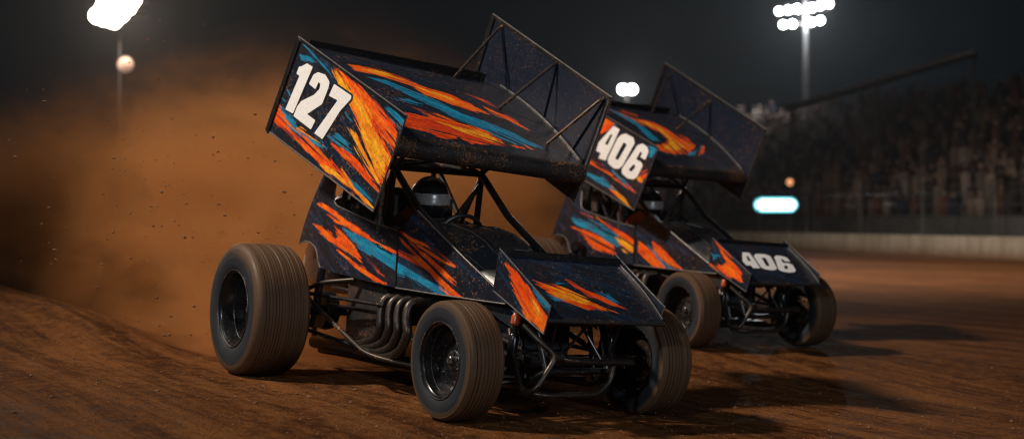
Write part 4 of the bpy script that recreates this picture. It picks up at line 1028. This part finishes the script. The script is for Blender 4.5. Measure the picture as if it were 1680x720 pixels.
sg = thing('lit_sign', 'small white backlit sign with rounded ends glowing beyond the track wall', 'sign', None, Matrix.Translation(at(1273, 336, 62)))
def stadium(w, h, n=10):
    r = h/2; return [( (w/2-r)+r*math.cos(a), r*math.sin(a)) for a in np.linspace(-PI/2, PI/2, n)]+[(-(w/2-r)+r*math.cos(a), r*math.sin(a)) for a in np.linspace(PI/2, 3*PI/2, n)]
MB().prism(stadium(2.05, .72), 0.02, .25).build('sign_box', M['signbox'], sg)
MB().prism(stadium(1.97, .64), -.012, .015).build('sign_border', M['sign_cyan'], sg)
MB().prism(stadium(1.80, .48), -.04, -.015).build('sign_face', M['sign_white'], sg)
m = MB()
for s in (-.7, .7): m.tube([(s, .14, -.3), (s, .14, -2.0)], .05, 8)
m.build('sign_post', M['pole'], sg)
b0 = at(1296, 299, 62)
lo = thing('signal_lamp', 'small round orange lamp on a post above the white sign', 'lamp', None, Matrix.Translation(Vector((b0.x, b0.y+.3, -.2))))
MB().tube([(0, 0, 0), (0, 0, b0.z+.2)], .04, 8).build('post', M['fence'], lo)
hs = MB().lathe([(0,.2),(.15,.18),(.17,-.02),(.15,-.02)], (0,-.25,b0.z+.2), 'y', 20).build('lamp_housing', M['signbox'], lo)
MB().lathe([(0,-.06),(.1,-.05),(.15,0)], (0,-.26,b0.z+.2), 'y', 20).build('lamp_lens', M['lamp_orange'], hs)

# ------------------------------------------------------------------ dust cloud behind the wheels
def vol_mat():
    m = bpy.data.materials.new('clay_dust'); m.use_nodes = True; t = NT(m.node_tree)
    for n in list(t.n):
        if n.type != 'OUTPUT_MATERIAL': t.n.remove(n)
    out = [n for n in t.n if n.type == 'OUTPUT_MATERIAL'][0]
    tc = t.node('ShaderNodeTexCoord').outputs['Object']
    s = t.node('ShaderNodeSeparateXYZ', ins={0: tc}); x, y, z = s.outputs
    # s_: distance behind the wheel, d: distance to the inside of its track
    rx = t.math('SUBTRACT', x, float(TL0[0])); ry = t.math('SUBTRACT', y, float(TL0[1]))
    s_ = t.math('ADD', t.math('MULTIPLY', rx, float(TD[0])), t.math('MULTIPLY', ry, float(TD[1])))
    d = t.math('ADD', t.math('MULTIPLY', rx, float(TN[0])), t.math('MULTIPLY', ry, float(TN[1])))
    wv = t.map(tc, (.75, .75, 1.15), (0, 0, .5))
    n1 = t.noise(wv, 1.05, 6, .62, 1.1); n2 = t.noise(tc, 2.6, 3, .6, .3)
    nn = t.math('ADD', t.math('MULTIPLY', n1, .78), t.math('MULTIPLY', n2, .22))
    wob = t.math('MULTIPLY', t.math('SUBTRACT', n1, .5), 3.2)
    edge = t.math('MULTIPLY', t.step(t.math('ADD', d, t.math('MULTIPLY', wob, .45)), .0, 1.1), t.step(d, -.1, .3))
    # upper edge climbs fast behind the wheel and then hangs
    topz = t.step(s_, -1.0, 4.0, 2.1, 2.4)
    zz = t.math('SUBTRACT', t.math('ADD', z, t.math('MULTIPLY', wob, 1.1)), topz)
    hz = t.step(zz, -1.6, .6, 1., 0.)
    right = t.step(t.math('ADD', t.math('SUBTRACT', x, t.step(y, 13.2, 15.2, -.75, .55)), t.math('MULTIPLY', wob, .25)), -.45, .35, 1., 0.)
    start = t.step(t.math('ADD', s_, t.math('MULTIPLY', d, .35)), .1, 1.3)
    dens = t.math('MULTIPLY', t.math('MULTIPLY', edge, hz), t.math('MULTIPLY', right, start))
    dens = t.math('MULTIPLY', dens, t.step(nn, .43, .58, .02, 1.))
    dens = t.math('MULTIPLY', dens, DUST)
    pv = t.node('ShaderNodeVolumePrincipled')
    pv.inputs['Color'].default_value = (.75, .335, .115, 1); pv.inputs['Anisotropy'].default_value = .12
    t.l.new(dens, pv.inputs['Density']); t.l.new(pv.outputs[0], out.inputs['Volume'])
    m.cycles.volume_step_rate = .5
    return m
DUST = 1.9
foot = [(-2.02, 9.45), (-1.0, 9.95), (.1, 10.75), (.62, 11.4), (1.35, 21.5), (-10.8, 21.5)]
m = MB(); n_ = len(foot)
vs = [(x, y, -.15+.055*max(0, -x)) for x, y in foot]+[(x, y, 4.1) for x, y in foot]
m.add(vs, [tuple(range(n_))[::-1], tuple(range(n_, 2*n_))]+[(i, (i+1) % n_, n_+(i+1) % n_, n_+i) for i in range(n_)], 0, False)
dc = m.build('dust_cloud', vol_mat()); tag(dc, 'billowing brown dust cloud thrown up behind the leading race car', 'dust', None, 'stuff')

# ------------------------------------------------------------------ night air
m = bpy.data.materials.new('night_haze'); m.use_nodes = True; t = NT(m.node_tree)
for n in list(t.n):
    if n.type != 'OUTPUT_MATERIAL': t.n.remove(n)
out = [n for n in t.n if n.type == 'OUTPUT_MATERIAL'][0]
pv = t.node('ShaderNodeVolumePrincipled'); pv.inputs['Color'].default_value = (.90, .93, .96, 1); pv.inputs['Density'].default_value = .00028
pv.inputs['Anisotropy'].default_value = .72
t.l.new(pv.outputs[0], out.inputs['Volume'])
hb = MB().box((12, 92, 9.5), (200, 200, 24)).build('haze', m); hb['kind'] = 'stuff'
# ------------------------------------------------------------------ world and lights
w = bpy.data.worlds.new('World'); scene.world = w; w.use_nodes = True
bg = w.node_tree.nodes['Background']; bg.inputs[0].default_value = (.22, .42, .60, 1); bg.inputs[1].default_value = .008

def light(name, typ, loc, energy, col, size=.3, target=None, **kw):
    L = bpy.data.lights.new(name, typ); L.energy = energy; L.color = col
    if typ in ('SPOT', 'POINT'): L.shadow_soft_size = size
    for k, v in kw.items(): setattr(L, k, v)
    o = bpy.data.objects.new(name, L); COL.objects.link(o); o.location = loc
    if target is not None: o.rotation_euler = (Vector(target)-Vector(loc)).to_track_quat('-Z', 'Y').to_euler()
    return o
light('flood_key', 'SPOT', (-13.5, 7.6, 15.5), 19500, (1, .86, .72), .7, (1.1, 11.2, .6), spot_size=math.radians(41), spot_blend=1.)
light('fill_light', 'SPOT', (-7, -9, 9), 3300, (.84, .93, 1), .8, (.8, 10, 1.0), spot_size=math.radians(50), spot_blend=.8)  # added unseen fill behind the camera, lifts the dark bodywork
light('flood_back', 'SPOT', at(190, 8, D3)+Vector((0,-.3,0)), 6000, (1, .78, .58), .3, (.4, 12, .8), spot_size=math.radians(26), spot_blend=.8)
light('flood_far', 'POINT', at(1318, 26, D1)+Vector((0,-.6,0)), 6500, (.92, .97, 1), .24)
light('flood_left', 'POINT', at(190, 12, D3)+Vector((0,-.5,0)), 2000, (1, .80, .64), .3)
light('flood_far_pair', 'POINT', at(1029, 147, D2)+Vector((0,-.8,0)), 2500, (1, .98, .95), .4)
light('front_fill', 'SPOT', (9, -4, 4.3), 1500, (.80, .90, 1), .5, (.3, 10, 1.1), spot_size=math.radians(40), spot_blend=.8)  # added unseen fill, set low to reach the helmet under the wing
light('wall_fill', 'SPOT', (1, 31, 13.5), 20000, (1, .90, .78), .4, (9.5, 35.5, -1), spot_size=math.radians(120), spot_blend=1.)  # added unseen spot, brightens the concrete wall and far track
# ------------------------------------------------------------------ camera
cam = bpy.data.cameras.new('camera'); cam.lens = 36*2223/1680; cam.sensor_width = 36; cam.clip_end = 1000
cam.dof.use_dof = True; cam.dof.focus_distance = 8.3; cam.dof.aperture_fstop = 1.12
co_ = bpy.data.objects.new('camera', cam); COL.objects.link(co_); co_.location = (0, 0, GZ); co_.rotation_euler = (PI/2, 0, 0)
scene.camera = co_
scene.view_settings.view_transform = 'Standard'; scene.view_settings.look = 'None'; scene.view_settings.gamma = 1; scene.view_settings.exposure = 0
scene.render.engine = 'CYCLES'; cy = scene.cycles
cy.use_denoising = True; cy.denoising_prefilter = 'ACCURATE'; cy.filter_width = 1.1; cy.max_bounces = 6; cy.diffuse_bounces = 2; cy.glossy_bounces = 3; cy.volume_bounces = 1; cy.transmission_bounces = 2
cy.volume_step_rate = 1.3; cy.volume_max_steps = 64; cy.sample_clamp_indirect = 4; cy.sample_clamp_direct = 0
